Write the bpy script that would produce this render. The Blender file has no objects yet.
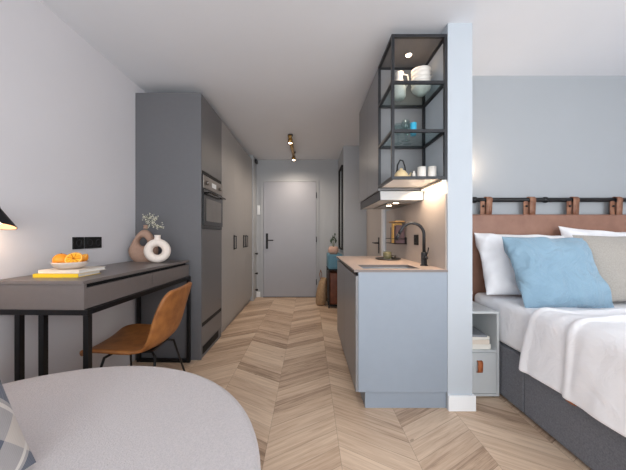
import bpy, bmesh, math, random
from math import sin, cos, pi, radians
from mathutils import Vector, Matrix, noise
random.seed(7)
SC = bpy.context.scene
C = SC.collection

# ---------------------------------------------------------------- materials
def lin(c):
    r = []
    for v in c:
        v = v / 255.0
        r.append(v / 12.92 if v <= 0.04045 else ((v + 0.055) / 1.055) ** 2.4)
    return (r[0], r[1], r[2], 1.0)

class NT:
    def __init__(s, m):
        s.t = m.node_tree; s.n = s.t.nodes; s.l = s.t.links
        s.b = s.n['Principled BSDF']
    def new(s, kind, **kw):
        nd = s.n.new(kind)
        for k, v in kw.items(): setattr(nd, k, v)
        return nd
    def link(s, a, b): s.l.new(a, b)
    def math(s, op, a, b=None, c=None):
        nd = s.n.new('ShaderNodeMath'); nd.operation = op
        for i, v in enumerate((a, b, c)):
            if v is None: continue
            if isinstance(v, (int, float)): nd.inputs[i].default_value = v
            else: s.link(v, nd.inputs[i])
        return nd.outputs[0]

def mat(name, col, rough=0.5, metal=0.0, var=0.04, scale=8.0, bump=0.0, bscale=200.0, spec=0.5, sheen=0.0,
        stretch=(1, 1, 1), col2=None, coat=0.0, fold=0.0):
    m = bpy.data.materials.new(name); m.use_nodes = True
    t = NT(m); b = t.b
    c = lin(col)
    b.inputs['Roughness'].default_value = rough
    b.inputs['Metallic'].default_value = metal
    b.inputs['Specular IOR Level'].default_value = spec
    b.inputs['Sheen Weight'].default_value = sheen
    b.inputs['Coat Weight'].default_value = coat
    tc = t.new('ShaderNodeTexCoord')
    mp = t.new('ShaderNodeMapping'); mp.inputs['Scale'].default_value = stretch
    t.link(tc.outputs['Object'], mp.inputs[0])
    nz = t.new('ShaderNodeTexNoise'); nz.inputs['Scale'].default_value = scale; nz.inputs['Detail'].default_value = 4
    t.link(mp.outputs[0], nz.inputs['Vector'])
    rp = t.new('ShaderNodeValToRGB')
    rp.color_ramp.elements[0].position = 0.3; rp.color_ramp.elements[1].position = 0.7
    if col2 is not None:
        c0, c1 = lin(col2), c
    else:
        c0 = tuple(max(0, v * (1 - var)) for v in c[:3]) + (1,)
        c1 = tuple(min(1, v * (1 + var)) for v in c[:3]) + (1,)
    rp.color_ramp.elements[0].color = c0; rp.color_ramp.elements[1].color = c1
    t.link(nz.outputs['Fac'], rp.inputs[0]); t.link(rp.outputs[0], b.inputs['Base Color'])
    if bump > 0:
        n2 = t.new('ShaderNodeTexNoise'); n2.inputs['Scale'].default_value = bscale; n2.inputs['Detail'].default_value = 3
        t.link(mp.outputs[0], n2.inputs['Vector'])
        bp = t.new('ShaderNodeBump'); bp.inputs['Strength'].default_value = bump; bp.inputs['Distance'].default_value = 0.004
        t.link(n2.outputs['Fac'], bp.inputs['Height']); t.link(bp.outputs[0], b.inputs['Normal'])
        if fold > 0:   # soft crumples of the cloth
            n3 = t.new('ShaderNodeTexNoise'); n3.inputs['Scale'].default_value = 5.5; n3.inputs['Detail'].default_value = 4
            n3.inputs['Distortion'].default_value = 1.6; n3.inputs['Roughness'].default_value = 0.55
            t.link(tc.outputs['Object'], n3.inputs['Vector'])
            b2 = t.new('ShaderNodeBump'); b2.inputs['Strength'].default_value = fold; b2.inputs['Distance'].default_value = 0.05
            t.link(n3.outputs['Fac'], b2.inputs['Height']); t.link(b2.outputs[0], bp.inputs['Normal'])
    return m

def emat(name, col, strength):
    m = bpy.data.materials.new(name); m.use_nodes = True
    b = m.node_tree.nodes['Principled BSDF']
    b.inputs['Base Color'].default_value = (0.8, 0.8, 0.8, 1)
    b.inputs['Emission Color'].default_value = lin(col); b.inputs['Emission Strength'].default_value = strength
    return m

def glassmat(name, col=(255, 255, 255), rough=0.0, alpha=0.12):
    # thin clear glass: mostly transparent, with a fresnel gloss
    m = bpy.data.materials.new(name); m.use_nodes = True
    nt = m.node_tree; nt.nodes.clear()
    out = nt.nodes.new('ShaderNodeOutputMaterial')
    tr = nt.nodes.new('ShaderNodeBsdfTransparent'); tr.inputs[0].default_value = lin(col)
    gl = nt.nodes.new('ShaderNodeBsdfGlossy'); gl.inputs['Roughness'].default_value = 0.03
    lw = nt.nodes.new('ShaderNodeLayerWeight'); lw.inputs[0].default_value = 0.5
    pw = nt.nodes.new('ShaderNodeMath'); pw.operation = 'POWER'; pw.inputs[1].default_value = 4.0
    nt.links.new(lw.outputs['Facing'], pw.inputs[0])
    fr = nt.nodes.new('ShaderNodeMath'); fr.operation = 'MULTIPLY_ADD'; fr.inputs[1].default_value = 0.55; fr.inputs[2].default_value = 0.03
    nt.links.new(pw.outputs[0], fr.inputs[0])
    mx = nt.nodes.new('ShaderNodeMixShader')
    nt.links.new(fr.outputs[0], mx.inputs[0]); nt.links.new(tr.outputs[0], mx.inputs[1]); nt.links.new(gl.outputs[0], mx.inputs[2])
    nt.links.new(mx.outputs[0], out.inputs[0])
    return m

def chevron_mat():
    m = bpy.data.materials.new('chevron_oak'); m.use_nodes = True
    t = NT(m); b = t.b
    tc = t.new('ShaderNodeTexCoord'); sp = t.new('ShaderNodeSeparateXYZ')
    t.link(tc.outputs['Object'], sp.inputs[0])
    X, Y = sp.outputs[0], sp.outputs[1]
    W, DY, SL = 0.386, 0.125, 0.60
    xs = t.math('SUBTRACT', X, 0.16)
    pp = t.math('PINGPONG', xs, W)
    col = t.math('FLOOR', t.math('DIVIDE', xs, W))
    v = t.math('DIVIDE', t.math('ADD', Y, t.math('MULTIPLY', pp, SL)), DY)
    pid = t.math('FLOOR', v); fv = t.math('FRACT', v)
    cb = t.new('ShaderNodeCombineXYZ'); t.link(col, cb.inputs[0]); t.link(pid, cb.inputs[1])
    wn = t.new('ShaderNodeTexWhiteNoise'); wn.noise_dimensions = '3D'; t.link(cb.outputs[0], wn.inputs[0])
    # grain, stretched along the plank
    gc = t.new('ShaderNodeCombineXYZ')
    t.link(t.math('MULTIPLY', xs, 2.2), gc.inputs[0]); t.link(t.math('MULTIPLY', v, 3.2), gc.inputs[1])
    t.link(t.math('ADD', t.math('MULTIPLY', pid, 3.7), t.math('MULTIPLY', col, 11.3)), gc.inputs[2])
    n1 = t.new('ShaderNodeTexNoise'); n1.inputs['Scale'].default_value = 1.6; n1.inputs['Detail'].default_value = 6
    n1.inputs['Roughness'].default_value = 0.62; n1.inputs['Distortion'].default_value = 0.6
    t.link(gc.outputs[0], n1.inputs['Vector'])
    gc2 = t.new('ShaderNodeCombineXYZ')
    t.link(t.math('MULTIPLY', xs, 5.0), gc2.inputs[0]); t.link(t.math('MULTIPLY', v, 16.0), gc2.inputs[1]); t.link(pid, gc2.inputs[2])
    n2 = t.new('ShaderNodeTexNoise'); n2.inputs['Scale'].default_value = 2.0; n2.inputs['Detail'].default_value = 3
    t.link(gc2.outputs[0], n2.inputs['Vector'])
    f = t.math('ADD', t.math('MULTIPLY', n1.outputs['Fac'], 0.85), t.math('MULTIPLY', n2.outputs['Fac'], 0.30))
    f = t.math('ADD', f, t.math('MULTIPLY', t.math('SUBTRACT', wn.outputs['Value'], 0.5), 0.34))
    rp = t.new('ShaderNodeValToRGB'); e = rp.color_ramp.elements
    e[0].position = 0.28; e[0].color = lin((142, 116, 95))
    e[1].position = 0.80; e[1].color = lin((222, 198, 173))
    k = e.new(0.50); k.color = lin((194, 166, 141))
    t.link(f, rp.inputs[0])
    # knots
    vo = t.new('ShaderNodeTexVoronoi'); vo.inputs['Scale'].default_value = 3.3
    kc = t.new('ShaderNodeCombineXYZ'); t.link(xs, kc.inputs[0]); t.link(t.math('MULTIPLY', v, 0.2), kc.inputs[1])
    t.link(kc.outputs[0], vo.inputs['Vector'])
    kn = t.math('LESS_THAN', vo.outputs['Distance'], 0.045)
    # seams
    s1 = t.math('LESS_THAN', fv, 0.022)
    s2 = t.math('LESS_THAN', t.math('PINGPONG', xs, W), 0.0012)
    s3 = t.math('GREATER_THAN', t.math('PINGPONG', xs, W), W - 0.0012)
    s = t.math('MAXIMUM', s1, t.math('MAXIMUM', s2, s3))
    s = t.math('MAXIMUM', t.math('MULTIPLY', s, 0.45), t.math('MULTIPLY', kn, 0.4))
    mx = t.new('ShaderNodeMix', data_type='RGBA'); t.link(s, mx.inputs['Factor'])
    t.link(rp.outputs[0], mx.inputs[6]); mx.inputs[7].default_value = lin((96, 74, 58))
    t.link(mx.outputs[2], b.inputs['Base Color'])
    b.inputs['Roughness'].default_value = 0.42
    b.inputs['Specular IOR Level'].default_value = 0.4
    bp = t.new('ShaderNodeBump'); bp.inputs['Strength'].default_value = 0.12; bp.inputs['Distance'].default_value = 0.002
    t.link(n1.outputs['Fac'], bp.inputs['Height']); t.link(bp.outputs[0], b.inputs['Normal'])
    return m

def plaid_mat():
    m = bpy.data.materials.new('plaid_wool'); m.use_nodes = True
    t = NT(m); b = t.b
    tc = t.new('ShaderNodeTexCoord'); mp = t.new('ShaderNodeMapping')
    mp.inputs['Rotation'].default_value = (0, 0, radians(45)); mp.inputs['Location'].default_value = (0.03, 0.06, 0)
    t.link(tc.outputs['Object'], mp.inputs[0])
    sp = t.new('ShaderNodeSeparateXYZ'); t.link(mp.outputs[0], sp.inputs[0])
    def band(o, per, w, off=0.0):
        return t.math('LESS_THAN', t.math('FRACT', t.math('DIVIDE', t.math('ADD', o, off), per)), w)
    a = band(sp.outputs[0], 0.17, 0.5); c = band(sp.outputs[1], 0.17, 0.5)
    f = t.math('MULTIPLY', t.math('ADD', a, c), 0.5)
    rp = t.new('ShaderNodeValToRGB'); e = rp.color_ramp.elements
    rp.color_ramp.interpolation = 'CONSTANT'
    e[0].position = 0; e[0].color = lin((196, 186, 177))
    e[1].position = 0.75; e[1].color = lin((88, 93, 106))
    k = e.new(0.4); k.color = lin((160, 155, 154))
    t.link(f, rp.inputs[0])
    ln = t.math('MAXIMUM', band(sp.outputs[0], 0.17, 0.06, 0.02), band(sp.outputs[1], 0.17, 0.06, 0.02))
    mx = t.new('ShaderNodeMix', data_type='RGBA'); t.link(ln, mx.inputs['Factor'])
    t.link(rp.outputs[0], mx.inputs[6]); mx.inputs[7].default_value = lin((210, 204, 197))
    t.link(mx.outputs[2], b.inputs['Base Color'])
    b.inputs['Roughness'].default_value = 0.95; b.inputs['Sheen Weight'].default_value = 0.2
    wv = t.new('ShaderNodeTexWave'); wv.inputs['Scale'].default_value = 60; t.link(mp.outputs[0], wv.inputs['Vector'])
    bp = t.new('ShaderNodeBump'); bp.inputs['Strength'].default_value = 0.35; bp.inputs['Distance'].default_value = 0.002
    t.link(wv.outputs['Fac'], bp.inputs['Height']); t.link(bp.outputs[0], b.inputs['Normal'])
    return m

M = {
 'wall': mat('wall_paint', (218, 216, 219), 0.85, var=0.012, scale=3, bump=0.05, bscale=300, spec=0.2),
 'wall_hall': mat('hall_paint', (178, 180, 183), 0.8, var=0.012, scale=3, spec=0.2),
 'wall_nook': mat('nook_paint', (166, 170, 174), 0.8, var=0.012, scale=3, spec=0.2),
 'wall_part': mat('partition_paint', (184, 191, 198), 0.75, var=0.012, scale=3, spec=0.25),
 'ceil': mat('ceiling_paint', (228, 230, 234), 0.9, var=0.01, scale=3, spec=0.2),
 'white': mat('white_trim', (236, 238, 240), 0.45, var=0.01),
 'cab_side': mat('grey_laminate', (100, 100, 103), 0.5, var=0.02, scale=30),
 'cab_front': mat('dark_grey_laminate', (104, 102, 103), 0.42, var=0.02, scale=30),
 'wardrobe': mat('taupe_laminate', (158, 154, 151), 0.45, var=0.02, scale=30),
 'desk': mat('desk_laminate', (112, 104, 101), 0.38, var=0.03, scale=30),
 'black': mat('black_metal', (22, 22, 24), 0.42, metal=0.3, var=0.05),
 'blackm': mat('black_matte', (16, 16, 17), 0.7, var=0.05),
 'frame': mat('graphite_metal', (50, 51, 54), 0.4, metal=0.5, var=0.03),
 'kit_side': mat('grey_lacquer_sky_tint', (142, 152, 164), 0.45, var=0.012, scale=20),  # grey lacquer, with the sky's blue reflection painted into its base colour
 'kit_front': mat('taupe_grey_lacquer', (126, 126, 128), 0.35, var=0.02, scale=20),
 'worktop': mat('beige_worktop', (218, 196, 182), 0.35, var=0.04, scale=60),
 'worktop_edge': mat('worktop_edge', (120, 110, 106), 0.4, var=0.04, scale=60),
 'sink': mat('grey_sink', (134, 142, 152), 0.45, metal=0.1, var=0.04, scale=40),
 'splash': mat('greige_panel', (178, 169, 163), 0.5, var=0.02, scale=20),
 'steel': mat('brushed_steel', (150, 143, 137), 0.35, metal=0.9, var=0.05, scale=5, stretch=(1, 1, 40)),
 'ovenglass': mat('oven_glass', (112, 108, 104), 0.25, var=0.05),
 'ovenblack': mat('oven_black', (20, 20, 21), 0.22, var=0.05),
 'door': mat('door_paint', (166, 167, 174), 0.5, var=0.01),
 'doorgap': mat('door_gap', (60, 62, 66), 0.7, var=0.02),
 'leather': mat('tan_leather', (172, 112, 58), 0.5, var=0.2, scale=14, bump=0.25, bscale=160, col2=(136, 82, 40)),
 'headleather': mat('cognac_leather', (152, 113, 95), 0.5, scale=9, bump=0.2, bscale=120, col2=(132, 95, 79)),
 'strap': mat('strap_leather', (158, 114, 88), 0.55, scale=20, bump=0.2, bscale=150, col2=(112, 70, 50)),
 'tab': mat('tab_leather', (170, 96, 54), 0.55, var=0.15, scale=30),
 'boucle': mat('beige_boucle', (200, 193, 193), 0.95, scale=160, bump=0.6, bscale=260, sheen=0.3, col2=(186, 180, 181)),
 'linen': mat('white_linen', (245, 245, 248), 0.9, var=0.01, scale=12, bump=0.12, fold=0.22, bscale=500, sheen=0.15),
 'sheet': mat('white_cotton', (246, 247, 250), 0.85, var=0.01, scale=10, bump=0.1, fold=0.3, sheen=0.1),
 'bluefab': mat('sky_blue_cotton', (138, 168, 187), 0.9, scale=7, fold=0.6, bump=0.25, bscale=260, sheen=0.2, col2=(128, 158, 178)),
 'greyfab': mat('stone_linen', (176, 170, 162), 0.95, scale=150, bump=0.4, bscale=420, sheen=0.2, col2=(160, 154, 146)),
 'tweed': mat('charcoal_weave', (122, 124, 130), 0.95, scale=160, bump=0.5, bscale=360, col2=(100, 102, 109)),
 'night': mat('light_grey_lacquer', (194, 198, 200), 0.5, var=0.015),
 'paper': mat('book_paper', (232, 228, 220), 0.85, var=0.04, scale=6, stretch=(1, 1, 60)),
 'yellow': mat('yellow_cover', (232, 196, 44), 0.5, var=0.03),
 'cream': mat('cream_cover', (224, 212, 198), 0.55, var=0.03),
 'greycover': mat('grey_cover', (132, 136, 142), 0.5, var=0.05),
 'bowl': mat('stone_ceramic', (206, 194, 184), 0.5, var=0.06, scale=40),
 'orange': mat('orange_peel', (240, 150, 30), 0.45, var=0.08, scale=40, bump=0.4, bscale=160),
 'lemon': mat('orange_flesh', (248, 186, 50), 0.4, scale=30, col2=(240, 156, 24)),
 'pith': mat('orange_pith', (250, 214, 120), 0.5, var=0.03),
 'vase_tan': mat('tan_ceramic', (170, 138, 120), 0.85, var=0.06, scale=60, bump=0.5, bscale=140),
 'vase_white': mat('white_ceramic', (234, 222, 212), 0.7, var=0.04, scale=60, bump=0.4, bscale=140),
 'stem': mat('sage_stem', (120, 124, 92), 0.8, var=0.1),
 'blossom': mat('cream_blossom', (220, 216, 196), 0.8, var=0.08),
 'brass': mat('aged_brass', (186, 148, 88), 0.3, metal=0.9, var=0.06),
 'copper': mat('shade_inside', (196, 150, 116), 0.45, metal=0.2, var=0.05),
 'tray': mat('dark_tray', (88, 86, 82), 0.35, metal=0.5, var=0.05),
 'cup': mat('olive_ceramic', (112, 110, 82), 0.35, var=0.06),
 'woodbox': mat('light_wood', (206, 164, 108), 0.5, scale=20, stretch=(1, 1, 8), col2=(186, 142, 86)),
 'goldbook': mat('gold_cover', (220, 176, 96), 0.5, var=0.05),
 'plumbook': mat('plum_cover', (92, 72, 78), 0.5, var=0.05),
 'navybook': mat('navy_cover', (56, 64, 92), 0.5, var=0.05),
 'whitecer': mat('glazed_white', (236, 230, 222), 0.3, var=0.02),
 'creamcer': mat('glazed_cream', (232, 206, 160), 0.4, var=0.04),
 'cyan': mat('cyan_plastic', (60, 176, 214), 0.3, var=0.03),
 'bluebox': mat('teal_lacquer', (84, 130, 150), 0.5, var=0.05),
 'brown': mat('brown_leather', (118, 66, 44), 0.5, scale=10, bump=0.3, bscale=90, col2=(86, 44, 28)),
 'beigebag': mat('beige_canvas', (178, 150, 118), 0.9, scale=30, bump=0.4, bscale=200, col2=(156, 128, 98)),
 'pinkpot': mat('blush_clay', (202, 164, 146), 0.7, var=0.05, scale=40),
 'leaf': mat('dark_leaf', (52, 74, 48), 0.5, var=0.15, scale=30),
 'greenwall': mat('sage_paint', (150, 156, 150), 0.8, var=0.02),
 'ledbody': mat('aluminium', (200, 196, 190), 0.35, metal=0.8, var=0.03),
 'led': emat('warm_led', (255, 214, 170), 6.0),
 'spotglow': emat('spot_glow', (255, 222, 184), 18.0),
 'lampglow': emat('lamp_glow', (255, 232, 206), 9.0),
 'display': emat('oven_display', (170, 190, 200), 0.08),
 'glass': glassmat('clear_glass', (236, 244, 244)),
 'windowglass': glassmat('window_glass', (250, 252, 252)),
 'plaid': plaid_mat(),
 'floor': chevron_mat(),
 'citymat': mat('pale_facade', (196, 198, 202), 0.9, var=0.05),
}
mm = bpy.data.materials.new('mirror_glass'); mm.use_nodes = True
mm.node_tree.nodes['Principled BSDF'].inputs['Metallic'].default_value = 1.0
mm.node_tree.nodes['Principled BSDF'].inputs['Roughness'].default_value = 0.03
mm.node_tree.nodes['Principled BSDF'].inputs['Base Color'].default_value = (0.75, 0.8, 0.78, 1)
M['mirror'] = mm

# ---------------------------------------------------------------- geometry helpers
def tag(o, label=None, cat=None, group=None, kind=None):
    if label: o['label'] = label
    if cat: o['category'] = cat
    if group: o['group'] = group
    if kind: o['kind'] = kind
    return o

def empty(name, loc, label, cat, group=None, rz=0):
    o = bpy.data.objects.new(name, None); C.objects.link(o)
    o.location = loc; o.rotation_euler = (0, 0, rz)
    o.empty_display_size = 0.05
    return tag(o, label, cat, group)

def obj(name, bm, m, parent=None, smooth=False, loc=None):
    me = bpy.data.meshes.new(name)
    bmesh.ops.recalc_face_normals(bm, faces=bm.faces)
    bm.to_mesh(me); bm.free()
    for mt in (m if isinstance(m, (list, tuple)) else [m]): me.materials.append(M[mt] if isinstance(mt, str) else mt)
    if smooth:
        for p in me.polygons: p.use_smooth = True
    o = bpy.data.objects.new(name, me); C.objects.link(o)
    if parent: o.parent = parent
    if loc: o.location = loc
    return o

def struct(name, bm, m, smooth=False, label=None):
    o = obj(name, bm, m, None, smooth); o['kind'] = 'structure'
    if label: o['label'] = label
    return o

def B(): return bmesh.new()

def box(bm, x0, x1, y0, y1, z0, z1, bev=0.0, seg=2, mi=0, mtx=None):
    r = bmesh.ops.create_cube(bm, size=1.0)
    vs = r['verts']
    for v in vs:
        v.co = Vector(((x0 + x1) / 2 + v.co.x * (x1 - x0), (y0 + y1) / 2 + v.co.y * (y1 - y0), (z0 + z1) / 2 + v.co.z * (z1 - z0)))
    fs = set(f for v in vs for f in v.link_faces)
    if bev > 0:
        es = list(set(e for v in vs for e in v.link_edges))
        rr = bmesh.ops.bevel(bm, geom=es, offset=bev, segments=seg, profile=0.5, affect='EDGES')
        fs = set(rr['faces']) | set(f for f in fs if f.is_valid)
        vs = list(set(v for f in fs for v in f.verts))
    for f in fs:
        if f.is_valid: f.material_index = mi
    if mtx is not None:
        for v in vs: v.co = mtx @ v.co
    return vs

def basis(d):
    d = d.normalized()
    up = Vector((0, 0, 1)) if abs(d.z) < 0.9 else Vector((1, 0, 0))
    a = d.cross(up).normalized(); b = d.cross(a).normalized()
    return a, b

def tube(bm, pts, r, seg=10, caps=True, mi=0, square=False):
    pts = [Vector(p) for p in pts]
    rs = r if isinstance(r, (list, tuple)) else [r] * len(pts)
    if square: seg = 4
    rings = []; pa = None
    for i, p in enumerate(pts):
        if i == 0: d = pts[1] - pts[0]
        elif i == len(pts) - 1: d = pts[-1] - pts[-2]
        else: d = (pts[i + 1] - p).normalized() + (p - pts[i - 1]).normalized()
        d.normalize()
        if pa is None: a, b = basis(d)
        else:
            a = (pa - d * pa.dot(d)).normalized(); b = d.cross(a).normalized()
        pa = a
        off = pi / 4 if square else 0
        k = math.sqrt(2) if square else 1
        rings.append([bm.verts.new(p + (a * cos(2 * pi * j / seg + off) + b * sin(2 * pi * j / seg + off)) * rs[i] * k) for j in range(seg)])
    fs = []
    for i in range(len(rings) - 1):
        for j in range(seg):
            fs.append(bm.faces.new((rings[i][j], rings[i][(j + 1) % seg], rings[i + 1][(j + 1) % seg], rings[i + 1][j])))
    if caps:
        fs.append(bm.faces.new(rings[0])); fs.append(bm.faces.new(rings[-1][::-1]))
    for f in fs: f.material_index = mi
    return rings

def cyl(bm, p0, p1, r, seg=20, mi=0): return tube(bm, [p0, p1], r, seg, True, mi)

def lathe(bm, prof, c=(0, 0, 0), seg=32, mi=0, mtx=None):
    """prof: list of (r, z)."""
    c = Vector(c); rings = []
    for r, z in prof:
        if r < 1e-5:
            p = c + Vector((0, 0, z)); 
            if mtx is not None: p = mtx @ p
            rings.append([bm.verts.new(p)])
        else:
            ring = []
            for j in range(seg):
                p = c + Vector((r * cos(2 * pi * j / seg), r * sin(2 * pi * j / seg), z))
                if mtx is not None: p = mtx @ p
                ring.append(bm.verts.new(p))
            rings.append(ring)
    for i in range(len(rings) - 1):
        a, b = rings[i], rings[i + 1]
        for j in range(seg):
            j2 = (j + 1) % seg
            if len(a) == 1 and len(b) == 1: continue
            if len(a) == 1: f = bm.faces.new((a[0], b[j2], b[j]))
            elif len(b) == 1: f = bm.faces.new((a[j], a[j2], b[0]))
            else: f = bm.faces.new((a[j], a[j2], b[j2], b[j]))
            f.material_index = mi

def sphere(bm, c, r, u=16, v=10, sc=(1, 1, 1), mi=0, mtx=None):
    c = Vector(c)
    res = bmesh.ops.create_uvsphere(bm, u_segments=u, v_segments=v, radius=r)
    for x in res['verts']:
        x.co = Vector((x.co.x * sc[0], x.co.y * sc[1], x.co.z * sc[2]))
        if mtx is not None: x.co = mtx @ x.co
        x.co = x.co + c
        for f in x.link_faces: f.material_index = mi

def prism(bm, poly, z0, z1, mi=0):
    """poly: list of (x, y)."""
    a = [bm.verts.new((x, y, z0)) for x, y in poly]; b = [bm.verts.new((x, y, z1)) for x, y in poly]
    n = len(poly); fs = [bm.faces.new(a[::-1]), bm.faces.new(b)]
    for i in range(n): fs.append(bm.faces.new((a[i], a[(i + 1) % n], b[(i + 1) % n], b[i])))
    for f in fs: f.material_index = mi

def grid(bm, fn, nu, nv, mi=0, closed=False):
    g = [[bm.verts.new(fn(i / nu, j / nv)) for j in range(nv + 1)] for i in range(nu + 1)]
    for i in range(nu):
        for j in range(nv):
            f = bm.faces.new((g[i][j], g[i + 1][j], g[i + 1][j + 1], g[i][j + 1])); f.material_index = mi
    return g

def mods(o, *ms):
    for kind, kw in ms:
        md = o.modifiers.new(kind.lower(), kind)
        for k, v in kw.items(): setattr(md, k, v)
    return o

def bbox(x0, x1, y0, y1, z0, z1, bev=0.0):
    bm = B(); box(bm, x0, x1, y0, y1, z0, z1, bev); return bm

# ---------------------------------------------------------------- dimensions
CH = 1.13           # camera height
HC = 2.5            # ceiling
WL = -1.57          # left wall
YB = 5.10           # end wall of the hallway
XK = 0.897          # kitchen wall face
XP = 1.056          # bed side of the partition
YP = 1.81           # partition end
YN = 2.41           # wall behind the bed
XR = 3.30           # right wall
YW = -1.70          # window wall behind the camera

# ---------------------------------------------------------------- the setting
struct('floor', bbox(WL - 0.2, XR + 0.2, YW - 0.2, YB + 0.2, -0.1, 0), 'floor')
struct('ceiling', bbox(WL - 0.2, XR + 0.2, YW - 0.2, YB + 0.2, HC, HC + 0.1), 'ceil')
struct('wall_left', bbox(WL - 0.15, WL, YW - 0.15, YB + 0.15, 0, HC), 'wall')
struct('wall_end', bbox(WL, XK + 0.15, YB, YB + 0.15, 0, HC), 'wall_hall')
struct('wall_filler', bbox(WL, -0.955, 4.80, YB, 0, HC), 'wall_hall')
struct('wall_partition', bbox(XK, XP, YP, 5.1, 0, HC), 'wall_part')
struct('wall_bed', bbox(XP, XR, YN, YN + 0.15, 0, HC), 'wall_nook')
struct('wall_right', bbox(XR, XR + 0.15, YW, YN, 0, HC), 'wall')
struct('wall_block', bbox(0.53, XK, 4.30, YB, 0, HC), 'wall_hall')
# window wall behind the camera, with two big openings
bm = B()
for a, b in ((WL, -1.35), (0.55, 0.85), (3.05, XR)): box(bm, a, b, YW - 0.15, YW, 0, HC)
for a, b in ((-1.35, 0.55), (0.85, 3.05)):
    box(bm, a, b, YW - 0.15, YW, 0, 0.35); box(bm, a, b, YW - 0.15, YW, 2.35, HC)
struct('wall_window_side', bm, 'wall')
for n, (a, b) in enumerate(((-1.35, 0.55), (0.85, 3.05)), 1):
    w = empty('window_%d' % n, (a, YW - 0.1, 0.35), 'tall window behind the viewpoint', 'window'); w['kind'] = 'structure'
    del w['category']; del w['label']
    bm = B(); W = b - a
    for x0, x1, z0, z1 in ((0, 0.05, 0, 2), (W - 0.05, W, 0, 2), (0.05, W - 0.05, 0, 0.05), (0.05, W - 0.05, 1.95, 2), (W / 2 - 0.025, W / 2 + 0.025, 0.05, 1.95)):
        box(bm, x0, x1, 0, 0.06, z0, z1)
    obj('window_frame', bm, 'white', w)
    obj('window_pane', bbox(0.05, W - 0.05, 0.027, 0.033, 0.05, 1.95), 'windowglass', w)
# baseboards
bm = B(); box(bm, XK - 0.002, XP + 0.014, YP - 0.018, YP - 0.0005, 0, 0.098, 0.002)
box(bm, XP + 0.0005, XP + 0.014, YP - 0.0005, YN, 0, 0.098, 0.002); struct('baseboard_partition', bm, 'white')
struct('baseboard_end', bbox(-0.955, -0.885, YB - 0.014, YB, 0, 0.10, 0.002), 'white')
bm = B(); box(bm, XP + 0.015, XR, YN - 0.014, YN, 0, 0.098, 0.002); struct('baseboard_bed', bm, 'white')

# entrance door in the end wall
d = empty('door_1', (-0.856, YB, 0), None, None); d['kind'] = 'structure'
obj('door_panel', bbox(0.03, 0.985, -0.028, -0.002, 0.012, 2.09, 0.002), 'door', d)
bm = B(); box(bm, -0.022, 0.024, -0.02, -0.001, 0, 2.13); box(bm, 0.991, 1.03, -0.02, -0.001, 0, 2.13); box(bm, 0.024, 0.991, -0.02, -0.001, 2.098, 2.13)
obj('door_frame', bm, 'wall_hall', d)
obj('threshold', bbox(0.024, 0.991, -0.03, -0.001, 0.0, 0.010), 'doorgap', d)
bm = B(); box(bm, 0.075, 0.115, -0.036, -0.028, 0.88, 1.16, 0.002)
tube(bm, [(0.095, -0.036, 1.035), (0.095, -0.075, 1.035), (0.105, -0.08, 1.035), (0.215, -0.08, 1.035)], 0.009, 10)
obj('door_handle', bm, 'black', d)
bm = B()
for z in (0.28, 1.05, 1.85): cyl(bm, (0.989, -0.034, z - 0.05), (0.989, -0.034, z + 0.05), 0.007, 10)
obj('hinge', bm, 'frame', d)

# bathroom door in the wall beyond the kitchenette
d = empty('door_2', (XK, 3.36, 0), None, None); d['kind'] = 'structure'
obj('door_panel', bbox(-0.022, -0.002, 0.0, 0.90, 0.01, 2.1, 0.002), 'splash', d)
bm = B(); box(bm, -0.03, -0.001, -0.075, -0.004, 0, 2.18); box(bm, -0.03, -0.001, 0.0, 0.90, 2.105, 2.18)
obj('door_frame', bm, 'white', d)
bm = B(); box(bm, -0.03, -0.022, 0.12, 0.155, 0.9, 1.1, 0.002)
tube(bm, [(-0.03, 0.14, 1.03), (-0.065, 0.14, 1.03), (-0.07, 0.15, 1.03), (-0.07, 0.27, 1.03)], 0.009, 10)
obj('door_handle', bm, 'black', d)

# ---------------------------------------------------------------- tall units on the left
XF = -0.975
u = empty('oven_cabinet', ((WL + XF) / 2, 2.83, 0), 'tall dark grey kitchen cabinet with built-in oven, against the left wall', 'cabinet')
ux, uy = (WL + XF) / 2, 2.83
def L(bm): # world -> local of u
    for v in bm.verts: v.co -= Vector((ux, uy, 0))
    return bm
obj('cabinet_side', L(bbox(WL + 0.001, XF, 2.53, 2.55, 0, 2.415, 0.001)), 'cab_side', u)
obj('cabinet_body', L(bbox(WL + 0.001, XF - 0.022, 2.551, 3.128, 0.11, 2.413)), 'cab_front', u)
obj('upper_door', L(bbox(XF - 0.02, XF, 2.553, 3.126, 1.725, 2.413, 0.001)), 'cab_front', u)
obj('door', L(bbox(XF - 0.02, XF, 2.553, 3.126, 0.325, 1.185, 0.001)), 'cab_front', u)
obj('handle_groove', L(bbox(XF - 0.0215, XF - 0.003, 2.553, 3.126, 0.2865, 0.3235)), 'blackm', u)
obj('drawer', L(bbox(XF - 0.02, XF, 2.553, 3.126, 0.115, 0.286, 0.001)), 'cab_front', u)
obj('plinth', L(bbox(WL + 0.001, XF - 0.006, 2.553, 3.126, 0, 0.109)), 'cab_side', u)
bm = B(); 
box(bm, XF - 0.0055, XF - 0.003, 2.58, 3.02, 0.03, 0.10)
for k in range(4): box(bm, XF - 0.003, XF - 0.001, 2.58, 3.02, 0.04 + k * 0.014, 0.046 + k * 0.014)
obj('vent_grille', L(bm), 'blackm', u)
obj('handle_groove', L(bbox(XF - 0.0215, XF - 0.003, 2.553, 3.126, 1.70, 1.724)), 'blackm', u)
ov = empty('built_in_oven', (XF, 2.84, 1.19), 'black compact built-in oven with steel control strip in the tall cabinet', 'oven')
obj('oven_body', bbox(-0.021, 0.004, -0.286, 0.286, 0.0, 0.50, 0.002), 'ovenblack', ov)
cp = obj('control_panel', bbox(0.0045, 0.012, -0.28, 0.28, 0.375, 0.492, 0.002), 'steel', ov)
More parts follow.
